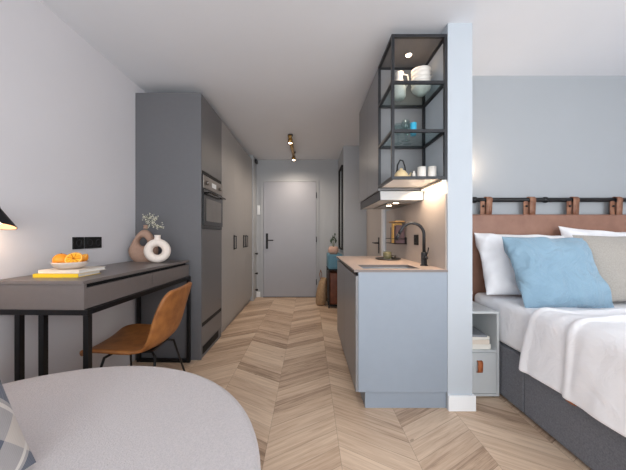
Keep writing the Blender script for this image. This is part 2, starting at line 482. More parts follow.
obj('display', bbox(0.0125, 0.0145, -0.06, 0.06, 0.41, 0.455), 'display', cp)
for yy in (-0.19, 0.19):
    bm = B(); cyl(bm, (0.0125, yy, 0.433), (0.03, yy, 0.433), 0.019, 20); obj('knob', bm, 'steel', cp, True)
dr = obj('oven_door', bbox(0.0045, 0.013, -0.28, 0.28, 0.03, 0.365, 0.002), 'ovenblack', ov)
obj('window', bbox(0.0135, 0.0155, -0.22, 0.22, 0.07, 0.285, 0.0005), 'ovenglass', dr)
bm = B(); cyl(bm, (0.05, -0.25, 0.335), (0.05, 0.25, 0.335), 0.009, 12)
for yy in (-0.22, 0.22): cyl(bm, (0.0135, yy, 0.335), (0.05, yy, 0.335), 0.007, 10)
obj('handle', bm, 'ovenblack', dr, True)

def wardrobe(y0, y1, label, hy):
    ym = (y0 + y1) / 2; cx = (WL + XF) / 2
    t = empty('wardrobe', (cx, ym, 0), label, 'wardrobe')
    obj('cabinet_body', bbox(WL - cx + 0.001, XF - cx - 0.022, y0 - ym + 0.001, y1 - ym - 0.001, 0.08, 2.413), 'wardrobe', t)
    obj('plinth', bbox(WL - cx + 0.001, XF - cx - 0.035, y0 - ym + 0.001, y1 - ym - 0.001, 0, 0.079), 'wardrobe', t)
    n = len(hy)
    step = (y1 - y0) / n
    for k in range(n):
        a = y0 + k * step - ym
        dd = obj('door', bbox(XF - cx - 0.02, XF - cx, a + 0.0015, a + step - 0.0015, 0.082, 2.413, 0.001), 'wardrobe', t)
        bm = B(); y = hy[k] - ym; x = XF - cx
        box(bm, x + 0.002, x + 0.006, y - 0.026, y + 0.026, 0.94, 1.13)
        tube(bm, [(x + 0.006, y, 0.955), (x + 0.03, y, 0.955), (x + 0.03, y, 1.115), (x + 0.006, y, 1.115)], 0.006, 8, square=True)
        obj('handle', bm, 'black', dd)
wardrobe(3.131, 3.685, 'single-door taupe wardrobe next to the tall oven cabinet', [3.64])
wardrobe(3.687, 4.795, 'double-door taupe wardrobe closest to the entrance door', [4.17, 4.32])

for z, lab in ((0.62, 'lower'), (0.93, 'upper')): pass
# little hook knobs on the filler at the end of the wardrobes
for i, z in enumerate((0.16, 0.45, 0.80)):
    bm = B(); cyl(bm, (-0.954, 4.95, z), (-0.925, 4.95, z), 0.010, 12); sphere(bm, (-0.92, 4.95, z), 0.019, 12, 8)
    tag(obj('wall_hook', bm, 'blackm', None, True), ['lowest', 'middle', 'topmost'][i] + ' small black hook in the row beside the entrance door', 'hook', 'black hooks beside the entrance')
bm = B(); box(bm, -0.954, -0.915, 4.90, 5.02, 2.40, 2.46, 0.004)
tag(obj('door_sensor', bm, 'frame'), 'small dark box under the ceiling at the end of the wardrobes', 'sensor')
sw = empty('light_switch', (-0.915, YB, 1.50), 'white double light switch left of the entrance door', 'light switch')
obj('plate', bbox(-0.028, 0.028, -0.010, -0.001, 0, 0.17, 0.003), 'white', sw)
for z in (0.012, 0.092): obj('rocker', bbox(-0.02, 0.02, -0.015, -0.0105, z, z + 0.066, 0.002), 'white', sw)

# ---------------------------------------------------------------- desk
XD, DZ = -1.088, 0.905
Y0, Y1 = 1.375, 2.512
dk = empty('desk', ((WL + XD) / 2, (Y0 + Y1) / 2, 0), 'long grey-brown desk with black metal frame along the left wall', 'desk', None, radians(-1.6))
cx, cy = (WL + XD) / 2, (Y0 + Y1) / 2
def D(bm):
    for v in bm.verts: v.co -= Vector((cx, cy, 0))
    return bm
obj('tabletop', D(bbox(WL + 0.020, XD, Y0, Y1, DZ - 0.018, DZ, 0.0015)), 'desk', dk)
obj('side_panel', D(bbox(WL + 0.020, XD, Y0 + 0.004, Y0 + 0.022, 0.762, DZ - 0.0185, 0.001)), 'desk', dk)
obj('apron', D(bbox(WL + 0.020, XD - 0.03, Y0 + 0.0225, Y1, 0.762, DZ - 0.045)), 'desk', dk)
obj('handle_groove', D(bbox(WL + 0.04, XD - 0.035, Y0 + 0.0225, Y1, DZ - 0.0445, DZ - 0.0185)), 'blackm', dk)
ym = Y0 + 0.0225 + (Y1 - Y0 - 0.0225) / 2
for a, b in ((Y0 + 0.0235, ym - 0.001), (ym + 0.001, Y1)):
    obj('drawer', D(bbox(XD - 0.018, XD - 0.001, a, b, 0.764, DZ - 0.038, 0.001)), 'desk', dk)
R = 0.0135
yl, yr = Y0 + 0.012, Y1 - 0.018
def leg(x, y, z1=0.734): 
    bm = B(); box(bm, x - R, x + R, y - R, y + R, 0.0, z1, 0.002); obj('leg', D(bm), 'black', dk)
for x, y in ((XD + 0.004, yl + 0.01), (-1.310, yl + 0.01), (-1.432, yl + 0.01), (XD + 0.004, yr), (WL + 0.036, yr)): leg(x, y)
bm = B()
box(bm, WL + 0.020, XD + 0.0175, yl - 0.008, yl + 0.026, 0.7345, 0.7615, 0.002)
box(bm, WL + 0.020, XD + 0.0175, yr - R, yr + R, 0.7345, 0.7615, 0.002)
box(bm, XD - 0.0125, XD + 0.0175, yl + 0.0265, yr - R - 0.0005, 0.7345, 0.7615, 0.002)
obj('top_rail', D(bm), 'black', dk)
obj('foot_rail', D(bbox(WL + 0.0525, XD - 0.010, yr - R, yr + R, 0.0, 0.03, 0.002)), 'black', dk)

# books, bowl, fruit on the desk
def book(name, c, w, h, t, rz, cover, label, group, cat='book'):
    o = empty(name, c, label, cat, group, rz)
    bm = B(); box(bm, -w / 2, w / 2, -h / 2, h / 2, 0, 0.0022, 0.0004); box(bm, -w / 2, w / 2, -h / 2, h / 2, t - 0.0022, t, 0.0004)
    box(bm, -w / 2, w / 2, -h / 2, -h / 2 + 0.003, 0.0023, t - 0.0023)
    obj('cover', bm, cover, o)
    obj('pages', bbox(-w / 2 + 0.005, w / 2 - 0.004, -h / 2 + 0.0035, h / 2 - 0.005, 0.0025, t - 0.0025), 'paper', o)
    return o
book('book', (-1.335, 1.555, DZ + 0.0005), 0.235, 0.165, 0.020, radians(1), 'yellow', 'yellow-spined book lying on the desk under the cream book', 'books on the desk')
book('book', (-1.318, 1.570, DZ + 0.0215), 0.225, 0.185, 0.018, radians(-2), 'cream', 'cream book lying on top of the yellow book on the desk', 'books on the desk')
bz = DZ + 0.040
bm = B(); lathe(bm, [(0.0, 0.0), (0.045, 0.0), (0.066, 0.01), (0.080, 0.030), (0.082, 0.038), (0.078, 0.038), (0.062, 0.014), (0.04, 0.007), (0.0, 0.006)], (0, 0, 0), 40)
tag(obj('bowl', bm, 'bowl', None, True, (-1.322, 1.55, bz)), 'shallow stone-coloured bowl of oranges standing on the books', 'bowl')
bm = B(); sphere(bm, (0, 0, 0), 0.038, 24, 16, (1, 1, 0.92)); 
o = obj('orange', bm, 'orange', None, True, (-1.358, 1.535, bz + 0.048)); tag(o, 'whole orange at the left of the stone-coloured bowl', 'fruit', 'citrus fruit in the bowl')
bm = B(); cyl(bm, (0, 0, 0.034), (0, 0, 0.037), 0.004, 8); obj('stem_scar', bm, 'stem', o)
def half_orange(c, r, rx, rz, label):
    o = empty('orange_half', c, label, 'fruit', 'citrus fruit in the bowl'); 
    mt = Matrix.Rotation(rz, 4, 'Z') @ Matrix.Rotation(rx, 4, 'X')
    bm = B(); lathe(bm, [(0, -r)] + [(r * sin(a), -r * cos(a)) for a in [pi / 2 * k / 8 for k in range(1, 9)]] + [(r * 0.88, 0.0005)], (0, 0, 0), 32, mtx=mt)
    obj('peel', bm, 'orange', o, True)
    bm = B(); lathe(bm, [(r * 0.9, 0.0), (r * 0.9, 0.001), (r * 0.82, 0.0014)], (0, 0, 0), 32, mtx=mt); obj('pith', bm, 'pith', o)
    bm = B()
    for k in range(9):
        a0, a1 = 2 * pi * k / 9 + 0.05, 2 * pi * (k + 1) / 9 - 0.05
        pts = [(r * 0.1 * cos((a0 + a1) / 2), r * 0.1 * sin((a0 + a1) / 2))] + [(r * 0.8 * cos(a0 + (a1 - a0) * q / 4), r * 0.8 * sin(a0 + (a1 - a0) * q / 4)) for q in range(5)]
        n0 = len(bm.verts); prism(bm, pts, -0.002, 0.002)
    for v in bm.verts: v.co = mt @ v.co
    obj('flesh', bm, 'lemon', o)
half_orange((-1.287, 1.53, bz + 0.056), 0.042, radians(52), radians(18), 'halved orange showing its cut face, nearest in the bowl')
half_orange((-1.305, 1.60, bz + 0.058), 0.036, radians(30), radians(-20), 'halved orange lying behind the other half in the bowl')

# ring vases
def ring_vase(name, outer, hole, depth, neck, m, loc, rz, label, mi=0):
    o = empty(name, loc, label, 'vase', None, rz)
    bm = B(); NU, NV = 64, 20; rings = []
    for i in range(NU):
        th = 2 * pi * i / NU
        ox, oz = outer(th); hx, hz = hole(th)
        mx_, mz = (ox + hx) / 2, (oz + hz) / 2
        dx, dz = (ox - hx) / 2, (oz - hz) / 2
        rings.append([bm.verts.new((mx_ + dx * cos(2 * pi * j / NV), depth * sin(2 * pi * j / NV), mz + dz * cos(2 * pi * j / NV))) for j in range(NV)])
    for i in range(NU):
        for j in range(NV):
            bm.faces.new((rings[i][j], rings[i][(j + 1) % NV], rings[(i + 1) % NU][(j + 1) % NV], rings[(i + 1) % NU][j]))
    obj('body', bm, m, o, True)
    bm = B(); nx, nz, nr, nh = neck
    lathe(bm, [(nr * 1.25, nz), (nr, nz + nh * 0.5), (nr * 1.08, nz + nh), (nr * 0.8, nz + nh), (nr * 0.75, nz + nh * 0.4)], (nx, 0, 0), 24)
    obj('neck', bm, m, o, True)
    return o
ring_vase('ring_vase', lambda t: (0.099 * cos(t), 0.097 + 0.097 * sin(t)), lambda t: (0.034 * cos(t) , 0.099 + 0.034 * sin(t)), 0.036,
          (0, 0.185, 0.022, 0.040), 'vase_white', (-1.228, 2.27, DZ), radians(18), 'round cream-white vase with a hole in the middle on the desk')
def tear(t):
    # teardrop outline with its tip at the top right
    r = 0.116 + 0.030 * max(0, sin(t)) ** 3
    return (r * cos(t) * (1 - 0.28 * max(0, sin(t))) + 0.012 * max(0, sin(t)), 0.094 + r * sin(t) * (1.22 if sin(t) > 0 else 1.03))
ring_vase('teardrop_vase', tear, lambda t: (-0.002 + 0.034 * cos(t) * cos(0.6) + 0.026 * sin(t) * -sin(0.6), 0.168 + 0.034 * cos(t) * sin(0.6) + 0.026 * sin(t) * 1.2), 0.042,
          (0.016, 0.280, 0.016, 0.030), 'vase_tan', (-1.412, 2.39, DZ), radians(10), 'tall tan teardrop vase with an off-centre hole, holding dried flowers')
# dried flower sprigs
vb = Vector((-1.396, 2.394, DZ + 0.275))
tips = [(-1.345, 2.33, DZ + 0.375, 'leftmost'), (-1.24, 2.28, DZ + 0.345, 'middle'), (-1.155, 2.21, DZ + 0.275, 'rightmost, drooping')]
for tx, ty, tz, w in tips:
    o = empty('dried_flower', vb, w + ' dried white flower sprig in the tan teardrop vase', 'flower', 'dried flowers in the teardrop vase')
    tip = Vector((tx, ty, tz)) - vb; bm = B(); bb = B()
    mid = tip * 0.45 + Vector((0, 0, 0.05))
    def bez(s): return mid * 2 * s * (1 - s) + tip * s * s
    main = [bez(k / 8) for k in range(9)]; main[0] = Vector((0, 0, -0.03))
    tube(bm, main, 0.0013, 5)
    for k in range(16):
        s = 0.38 + 0.62 * k / 15; p = bez(s)
        q = p + Vector((random.uniform(-.035, .035), random.uniform(-.03, .03), random.uniform(-.012, .032)))
        tube(bm, [p, (p + q) / 2 + Vector((0, 0, 0.004)), q], 0.0007, 4)
        for _ in range(4):
            c = q + Vector([random.uniform(-.010, .010) for _ in range(3)])
            sphere(bb, c, random.uniform(0.0022, 0.0042), 6, 4)
    obj('stem', bm, 'stem', o); f = obj('blossoms', bb, 'blossom', o, True); f['kind'] = 'stuff'

# wall sockets
def socket(y0, y1, n, label):
    o = empty('wall_socket', (WL, (y0 + y1) / 2, 1.075), label, 'socket')
    w = y1 - y0
    obj('plate', bbox(0.0005, 0.009, -w / 2, w / 2, -0.041, 0.041, 0.002), 'blackm', o)
    for k in range(n):
        yc = -w / 2 + w * (k + 0.5) / n
        bm = B(); lathe(bm, [(0.024, 0.0005), (0.024, 0.003), (0.020, 0.003), (0.019, -0.0005 + 0.001)], (0, 0, 0), 24, mtx=Matrix.Translation((0.0092, yc, 0)) @ Matrix.Rotation(pi / 2, 4, 'Y'))
        obj('outlet', bm, 'frame', o, True)
socket(1.855, 1.945, 1, 'single black wall socket above the desk')
socket(1.955, 2.110, 2, 'double black wall socket above the desk')

# wall lamp by the sofa
wl = empty('wall_lamp', (WL, 1.20, 1.27), 'black cone wall lamp glowing at the left edge beside the desk', 'lamp')
bm = B(); cyl(bm, (0.001, 0, 0), (0.02, 0, 0), 0.045, 28); obj('wall_plate', bm, 'black', wl, True)
bm = B(); tube(bm, [(0.02, 0, 0), (0.06, 0.01, 0.02), (0.10, 0.06, 0.03), (0.094, 0.085, 0.005)], 0.006, 10); obj('arm', bm, 'black', wl, True)
mt = Matrix.Translation((0.094, 0.10, -0.088)) @ Matrix.Rotation(radians(-14), 4, 'X')
bm = B(); lathe(bm, [(0.0, 0.092), (0.012, 0.090), (0.016, 0.080), (0.087, -0.002), (0.088, -0.006), (0.085, -0.005)], (0, 0, 0), 40, mtx=mt)
sh = obj('lamp_shade', bm, 'black', wl, True)
bm = B(); lathe(bm, [(0.0845, -0.0045), (0.015, 0.074), (0.0, 0.075)], (0, 0, 0), 40, mtx=mt); obj('shade_lining', bm, 'copper', sh, True)
bm = B(); sphere(bm, mt @ Vector((0, 0, 0.012)), 0.028, 16, 10, (1.3, 1.3, 0.6)); obj('bulb', bm, 'lampglow', sh, True)

# ---------------------------------------------------------------- desk chair
ch = empty('desk_chair', (-1.118, 1.87, 0), 'tan leather shell chair with thin black legs pushed up to the desk', 'chair', None, radians(184))
prof = [(0.262, 0.400), (0.24, 0.418), (0.17, 0.428), (0.05, 0.427), (-0.06, 0.420), (-0.145, 0.430), (-0.19, 0.468), (-0.215, 0.53), (-0.235, 0.61), (-0.252, 0.685), (-0.264, 0.742), (-0.270, 0.774), (-0.272, 0.788)]
wid = [0.18, 0.225, 0.245, 0.25, 0.245, 0.232, 0.226, 0.230, 0.236, 0.238, 0.230, 0.205, 0.16]
bm = B(); NU = 14; rows = []
for k, ((x, z), w) in enumerate(zip(prof, wid)):
    row = []
    for i in range(NU + 1):
        s = -1 + 2 * i / NU; e = abs(s) ** 2.6
        seatk = max(0, min(1, (6 - k) / 4)); backk = 1 - seatk
        row.append(bm.verts.new((x + backk * e * 0.06 * (1 if k < 9 else max(0, 1 - (k - 8) * 0.22)), s * w, z + seatk * e * 0.035 * (0 if k < 1 else 1))))
    rows.append(row)
for a in range(len(rows) - 1):
    for i in range(NU): bm.faces.new((rows[a][i], rows[a][i + 1], rows[a + 1][i + 1], rows[a + 1][i]))
s_ = obj('seat_shell', bm, 'leather', ch, True)
mods(s_, ('SOLIDIFY', dict(thickness=0.026, offset=0)), ('SUBSURF', dict(levels=2, render_levels=2)))
bm = B(); box(bm, -0.13, 0.13, -0.12, 0.12, 0.388, 0.402, 0.004); obj('seat_plate', bm, 'black', ch)
for sx, sy in ((1, 1), (1, -1), (-1, 1), (-1, -1)):
    bm = B(); tube(bm, [(0.11 * sx, 0.10 * sy, 0.394), (0.15 * sx, 0.14 * sy, 0.375), (0.205 * sx, 0.27 * sy, 0.008)], [0.008, 0.0085, 0.007], 10)
    lathe(bm, [(0.0, 0), (0.010, 0), (0.010, 0.008), (0, 0.008)], (0.205 * sx, 0.27 * sy, 0), 12)
    obj('leg', bm, 'black', ch, True)

# ---------------------------------------------------------------- round-ended sofa, bottom left
sf = empty('sofa', (-0.838, 0.640, 0), 'large round beige boucle sofa seat in the lower left corner', 'sofa')
def pad(R, z0, z1, rnd, dome=0.0):
    K = 7; prs = [(0.0, z0), (R - rnd - 0.02, z0)]
    for k in range(K + 1):
        a = -pi / 2 + pi / 2 * k / K; prs.append((R - rnd + rnd * cos(a), z0 + rnd + rnd * sin(a)))
    for k in range(K + 1):
        a = pi / 2 * k / K; prs.append((R - rnd + rnd * cos(a), z1 - rnd + rnd * sin(a)))
    for q in range(1, 7):
        f = 1 - q / 6; prs.append(((R - rnd) * f, z1 + dome * (1 - f * f)))
    bm = B(); lathe(bm, prs, (0, 0, 0), 96); return bm
obj('seat_cushion', pad(0.718, 0.22, 0.508, 0.035, 0.006), 'boucle', sf, True)
obj('base', pad(0.68, 0.07, 0.218, 0.02), 'boucle', sf, True)
for x, y in ((0.42, 0.42), (0.42, -0.42), (-0.42, 0.42), (-0.42, -0.42)):
    bm = B(); cyl(bm, (x, y, 0), (x, y, 0.069), 0.02, 14); obj('leg', bm, 'black', sf)
bm = B(); n = 20; g = []
for k in range(n + 1):
    a = radians(152 + 110 * k / n); e = min(1, min(k, n - k) / 2.5) ** 0.5
    g.append([bm.verts.new((r_ * cos(a), r_ * sin(a), z)) for r_, z in ((0.53, 0.497), (0.50, 0.50 + 0.29 * e), (0.53, 0.50 + 0.34 * e), (0.66, 0.50 + 0.34 * e), (0.695, 0.50 + 0.29 * e), (0.695, 0.497))])
for k in range(n):
    for q in range(6): bm.faces.new((g[k][q], g[k][(q + 1) % 6], g[k + 1][(q + 1) % 6], g[k + 1][q]))
bm.faces.new(g[0]); bm.faces.new(g[-1][::-1])
o = obj('backrest', bm, 'boucle', sf, True)
bm = B(); box(bm, -0.11, 0.11, -0.29, 0.29, 0, 0.36, 0.06, 5, mtx=Matrix.Translation((-0.345, -0.20, 0.535)) @ Matrix.Rotation(radians(-22), 4, 'Y')); obj('back_cushion', bm, 'boucle', sf, True)

# ---------------------------------------------------------------- pillows
def pillow(name, w, h, t, m, mtx, label, cat='pillow', group=None, wr=0.006, seed=0, pinch=0.05, power=2.6, crease=2.6):
    bm = B(); N = 40
    off = Vector((seed * 3.1, seed * 1.7, seed * 0.9))
    def P(sx, sy, side):
        ax, ay = abs(sx), abs(sy)
        bulge = ((1 - ax ** power) * (1 - ay ** power)) ** 0.55
        x = sx * w / 2 * (1 - pinch * (1 - ay ** 2) * ax) ; y = sy * h / 2 * (1 - pinch * (1 - ax ** 2) * ay)
        k = noise.noise(Vector((x, y, side * 0.4)) * 6 + off) * 1.0 + noise.noise(Vector((x * 14, y * 14, side)) + off) * 0.5
        edge = 0.35 + 0.65 * (1 - bulge)
        rad = noise.noise(Vector((math.atan2(sy, sx) * crease, side, seed)))
        q = Vector((x * 5.5, y * 3.2, seed * 2.0)); q2 = Vector((x * 3 + y * 8, y * 3 - x * 4, seed * 5.0))
        ridge = (1 - abs(noise.noise(q + off)) * 2.6) + 0.8 * (1 - abs(noise.noise(q2 + off)) * 2.8)
        k += 0.9 * ridge * (0.4 + 0.6 * (1 - bulge))
        z = side * (t / 2 * bulge + wr * k * min(1, bulge * 3) + wr * 1.2 * rad * edge * min(1, bulge * 4))
        return Vector((x, y, z))
    tops = {}; 
    for side in (1, -1):
        g = [[None] * (N + 1) for _ in range(N + 1)]
        for i in range(N + 1):
            for j in range(N + 1):
                sx = sin((-1 + 2 * i / N) * pi / 2); sy = sin((-1 + 2 * j / N) * pi / 2)
                if (i in (0, N) or j in (0, N)):
                    if (i, j) not in tops: tops[(i, j)] = bm.verts.new(P(sx, sy, 0))
                    g[i][j] = tops[(i, j)]
                else: g[i][j] = bm.verts.new(P(sx, sy, side))
        for i in range(N):
            for j in range(N): bm.faces.new((g[i][j], g[i + 1][j], g[i + 1][j + 1], g[i][j + 1]))
    o = obj(name, bm, m, None, True); o.matrix_world = mtx
    mods(o, ('SUBSURF', dict(levels=1, render_levels=1)))
    return tag(o, label, cat, group)
def lean(cx, cy, cz, tilt, yaw=0, roll=0):
    """pillow facing -y, leaning back by tilt from vertical."""
    return Matrix.Translation((cx, cy, cz)) @ Matrix.Rotation(radians(yaw), 4, 'Z') @ Matrix.Rotation(radians(90 - tilt), 4, 'X') @ Matrix.Rotation(radians(roll), 4, 'Z')

# plaid cushion on the sofa, leaning on its backrest
mt = Matrix.Translation((-0.850, 0.505, 0.745)) @ Matrix.Rotation(radians(84), 4, 'Z') @ Matrix.Rotation(radians(65), 4, 'X')
pillow('cushion', 0.50, 0.48, 0.15, 'plaid', mt, 'plaid cream and blue-grey wool cushion on the beige sofa', 'cushion', wr=0.003)

# ---------------------------------------------------------------- kitchenette
KX0, KY1 = 0.292, 2.99
kb = empty('kitchen_base_cabinet', (0.60, 2.4, 0), 'grey kitchenette base cabinet with recessed plinth against the partition', 'cabinet')
def K(bm):
    for v in bm.verts: v.co -= Vector((0.60, 2.4, 0))
    return bm
obj('side_panel', K(bbox(KX0 + 0.028, XK - 0.001, YP + 0.002, YP + 0.022, 0.113, 0.889, 0.001)), 'kit_side', kb)
obj('cabinet_body', K(bbox(KX0 + 0.034, XK - 0.001, 2.17, KY1, 0.113, 0.865)), 'kit_front', kb)
obj('sink_cabinet_body', K(bbox(KX0 + 0.034, XK - 0.001, YP + 0.0225, 2.169, 0.113, 0.70)), 'kit_front', kb)
obj('handle_groove', K(bbox(KX0 + 0.045, KX0 + 0.06, YP + 0.0225, KY1, 0.866, 0.889)), 'blackm', kb)
obj('plinth', K(bbox(KX0 + 0.075, XK - 0.001, YP + 0.020, KY1, 0, 0.110)), 'kit_side', kb)
for a, b in ((YP + 0.002, 2.40), (2.403, KY1)):
    obj('door', K(bbox(KX0 + 0.010, KX0 + 0.027, a, b, 0.115, 0.865, 0.0015)), 'kit_front', kb)
# worktop with a sink cut-out
SX0, SX1, SY0, SY1 = 0.365, 0.745, 1.875, 2.115
wt = empty('worktop', (0.6, 2.4, 0.905), 'thin beige worktop on the kitchenette base cabinet', 'worktop')
bm = B(); z0, z1 = -0.0155, 0.0
xs = [KX0, SX0, SX1, XK - 0.001]; ys = [YP - 0.004, SY0, SY1, KY1]
v = {}
for i, x in enumerate(xs):
    for j, y in enumerate(ys):
        for k, z in enumerate((z0, z1)): v[i, j, k] = bm.verts.new((x - 0.6, y - 2.4, z))
for i in range(3):
    for j in range(3):
        if (i, j) == (1, 1): continue
        bm.faces.new((v[i, j, 1], v[i + 1, j, 1], v[i + 1, j + 1, 1], v[i, j + 1, 1]))
        bm.faces.new((v[i, j, 0], v[i, j + 1, 0], v[i + 1, j + 1, 0], v[i + 1, j, 0]))
ed = []
for i in range(3):
    ed += [((i, 0), (i + 1, 0)), ((i + 1, 3), (i, 3))]; ed += [((0, i + 1), (0, i)), ((3, i), (3, i + 1))]
ed += [((2, 1), (1, 1)), ((1, 2), (2, 2)), ((1, 1), (1, 2)), ((2, 2), (2, 1))]
for a, b in ed:
    f = bm.faces.new((v[a + (0,)], v[b + (0,)], v[b + (1,)], v[a + (1,)])); f.material_index = 1
obj('slab', bm, ['worktop', 'worktop_edge'], wt)
sk = empty('sink', ((SX0 + SX1) / 2, (SY0 + SY1) / 2, 0.889), 'rectangular grey sink sunk into the beige worktop', 'sink')
bm = B(); w, h = (SX1 - SX0) / 2, (SY1 - SY0) / 2
def rrect(w, h, r, z, n=6):
    p = []
    for qx, qy, a0 in ((1, 1, 0), (-1, 1, pi / 2), (-1, -1, pi), (1, -1, 3 * pi / 2)):
        for k in range(n + 1):
            a = a0 + pi / 2 * k / n; p.append((qx * (w - r) + r * cos(a), qy * (h - r) + r * sin(a), z))
    return p
rings = [[bm.verts.new(p) for p in rr] for rr in (rrect(w + 0.012, h + 0.012, 0.02, -0.0005), rrect(w + 0.0005, h + 0.0005, 0.012, -0.0005), rrect(w - 0.001, h - 0.001, 0.014, -0.15), rrect(w - 0.02, h - 0.02, 0.02, -0.166), rrect(0.03, 0.03, 0.029, -0.170))]
for a in range(4):
    n = len(rings[0])
    for i in range(n): bm.faces.new((rings[a][i], rings[a][(i + 1) % n], rings[a + 1][(i + 1) % n], rings[a + 1][i]))
bm.faces.new(rings[-1])
obj('basin', bm, 'sink', sk, True)
bm = B(); lathe(bm, [(0.0, -0.166), (0.022, -0.166), (0.028, -0.1695), (0.03, -0.1695)], (0, 0, 0), 24); obj('drain', bm, 'steel', sk, True)
# tap
fx, fy, fz = 0.846, 2.06, 0.905
fa = empty('faucet', (fx, fy, fz), 'tall black arched kitchen tap beside the sink', 'faucet')
bm = B(); lathe(bm, [(0, 0.0005), (0.027, 0.0005), (0.027, 0.006), (0.021, 0.008), (0.021, 0.095), (0.017, 0.10), (0.0, 0.10)], (0, 0, 0), 28); obj('body', bm, 'frame', fa, True)
R_ = 0.088; zt = 0.225
pts = [(0, 0, 0.098), (0, 0, zt)] + [(-R_ + R_ * cos(a), 0, zt + R_ * sin(a)) for a in [pi * k / 16 for k in range(1, 15)]]
d_ = (Vector(pts[-1]) - Vector(pts[-2])).normalized(); pts.append(tuple(Vector(pts[-1]) + d_ * 0.03))
bm = B(); tube(bm, pts, 0.0115, 14); obj('spout', bm, 'frame', fa, True)
p2 = Vector(pts[-1]); bm = B(); cyl(bm, p2, p2 + d_ * 0.045, 0.0135, 16); cyl(bm, p2 + d_ * 0.0455, p2 + d_ * 0.05, 0.011, 16); obj('spray_head', bm, 'frame', fa, True)
bm = B(); cyl(bm, (0.0, -0.0205, 0.062), (0.0, -0.042, 0.062), 0.013, 16); tube(bm, [(0.0, -0.034, 0.07), (0.012, -0.038, 0.10), (0.016, -0.04, 0.135)], 0.0045, 8); obj('lever', bm, 'frame', fa, True)
# tray and cup
bm = B(); lathe(bm, [(0, 0.0), (0.095, 0.0), (0.112, 0.006), (0.114, 0.014), (0.110, 0.014), (0.10, 0.006), (0, 0.005)], (0, 0, 0), 40)
tag(obj('tray', bm, 'tray', None, True, (0.725, 2.57, 0.9055)), 'round dark metal tray on the worktop behind the sink', 'tray')
bm = B(); lathe(bm, [(0, 0.0), (0.030, 0.0), (0.036, 0.006), (0.037, 0.066), (0.034, 0.066), (0.033, 0.01), (0, 0.008)], (0, 0, 0), 32)
tag(obj('cup', bm, 'cup', None, True, (0.715, 2.56, 0.911)), 'olive green cup standing on the round dark tray', 'cup')
bm = B(); lathe(bm, [(0, 0.0), (0.020, 0.0), (0.028, 0.012), (0.029, 0.03), (0.026, 0.03), (0.018, 0.004), (0, 0.004)], (0, 0, 0), 24)
tag(obj('cup', bm, 'tray', None, True, (0.782, 2.60, 0.911)), 'small dark bowl beside the olive cup on the tray', 'cup')
# backsplash and socket
tag(obj('backsplash', bbox(XK - 0.008, XK - 0.0005, YP + 0.012, 3.22, 0.906, 1.40), 'splash'), 'greige backsplash panel between the worktop and the upper cabinet', 'panel')
ks = empty('wall_socket', (XK - 0.0085, 2.31, 1.09), 'square black wall socket on the kitchenette backsplash behind the tap', 'socket')
obj('plate', bbox(-0.009, -0.0005, -0.042, 0.042, -0.042, 0.042, 0.002), 'blackm', ks)
bm = B(); lathe(bm, [(0.024, 0.0), (0.024, 0.003), (0.02, 0.003)], (0, 0, 0), 24, mtx=Matrix.Translation((-0.0092, 0, 0)) @ Matrix.Rotation(-pi / 2, 4, 'Y')); obj('outlet', bm, 'frame', ks, True)
# wall rack with books
rk = empty('wall_rack', (XK - 0.0085, 2.70, 1.05), 'black wire wall rack with upright books on the backsplash', 'rack')
bm = B()
for z in (0.0, 0.045): tube(bm, [(-0.001, -0.16, z), (-0.105, -0.16, z), (-0.105, 0.16, z), (-0.001, 0.16, z)], 0.004, 8)
for k in range(7): tube(bm, [(-0.001, -0.14 + 0.047 * k, 0.0), (-0.10, -0.14 + 0.047 * k, 0.0)], 0.0025, 6)
obj('wire_basket', bm, 'black', rk, True)
bm = B(); box(bm, -0.008, -0.0008, -0.155, 0.155, -0.004, 0.06, 0.002); obj('back_plate', bm, 'black', rk)
def upright(x0, x1, y0, y1, h, m, label):
    x = (x0 + x1) / 2; y = (y0 + y1) / 2; w, dd = (x1 - x0) / 2, (y1 - y0) / 2
    o = empty('book', (x, y, 1.055), label, 'book', 'books in the wall rack')
    bm = B(); box(bm, -w, w, -dd, -dd + 0.003, 0, h, 0.0005); box(bm, -w, w, dd - 0.003, dd, 0, h, 0.0005); box(bm, -w, -w + 0.003, -dd + 0.0031, dd - 0.0031, 0, h)
    obj('cover', bm, m, o); obj('pages', bbox(-w + 0.0035, w - 0.002, -dd + 0.0035, dd - 0.0035, 0.003, h - 0.003), 'paper', o)
upright(0.795, 0.873, 2.555, 2.615, 0.165, 'plumbook', 'plum book standing in the black wall rack, nearest the tap')
upright(0.79, 0.873, 2.63, 2.685, 0.185, 'goldbook', 'gold book standing in the black wall rack')
upright(0.80, 0.873, 2.70, 2.75, 0.15, 'navybook', 'navy book standing in the black wall rack behind the gold one')
bm = B(); box(bm, 0.785, 0.878, 2.56, 2.76, 1.247, 1.262, 0.003)
tag(obj('wooden_board', bm, 'woodbox'), 'small light wooden board lying across the books in the wall rack', 'board')

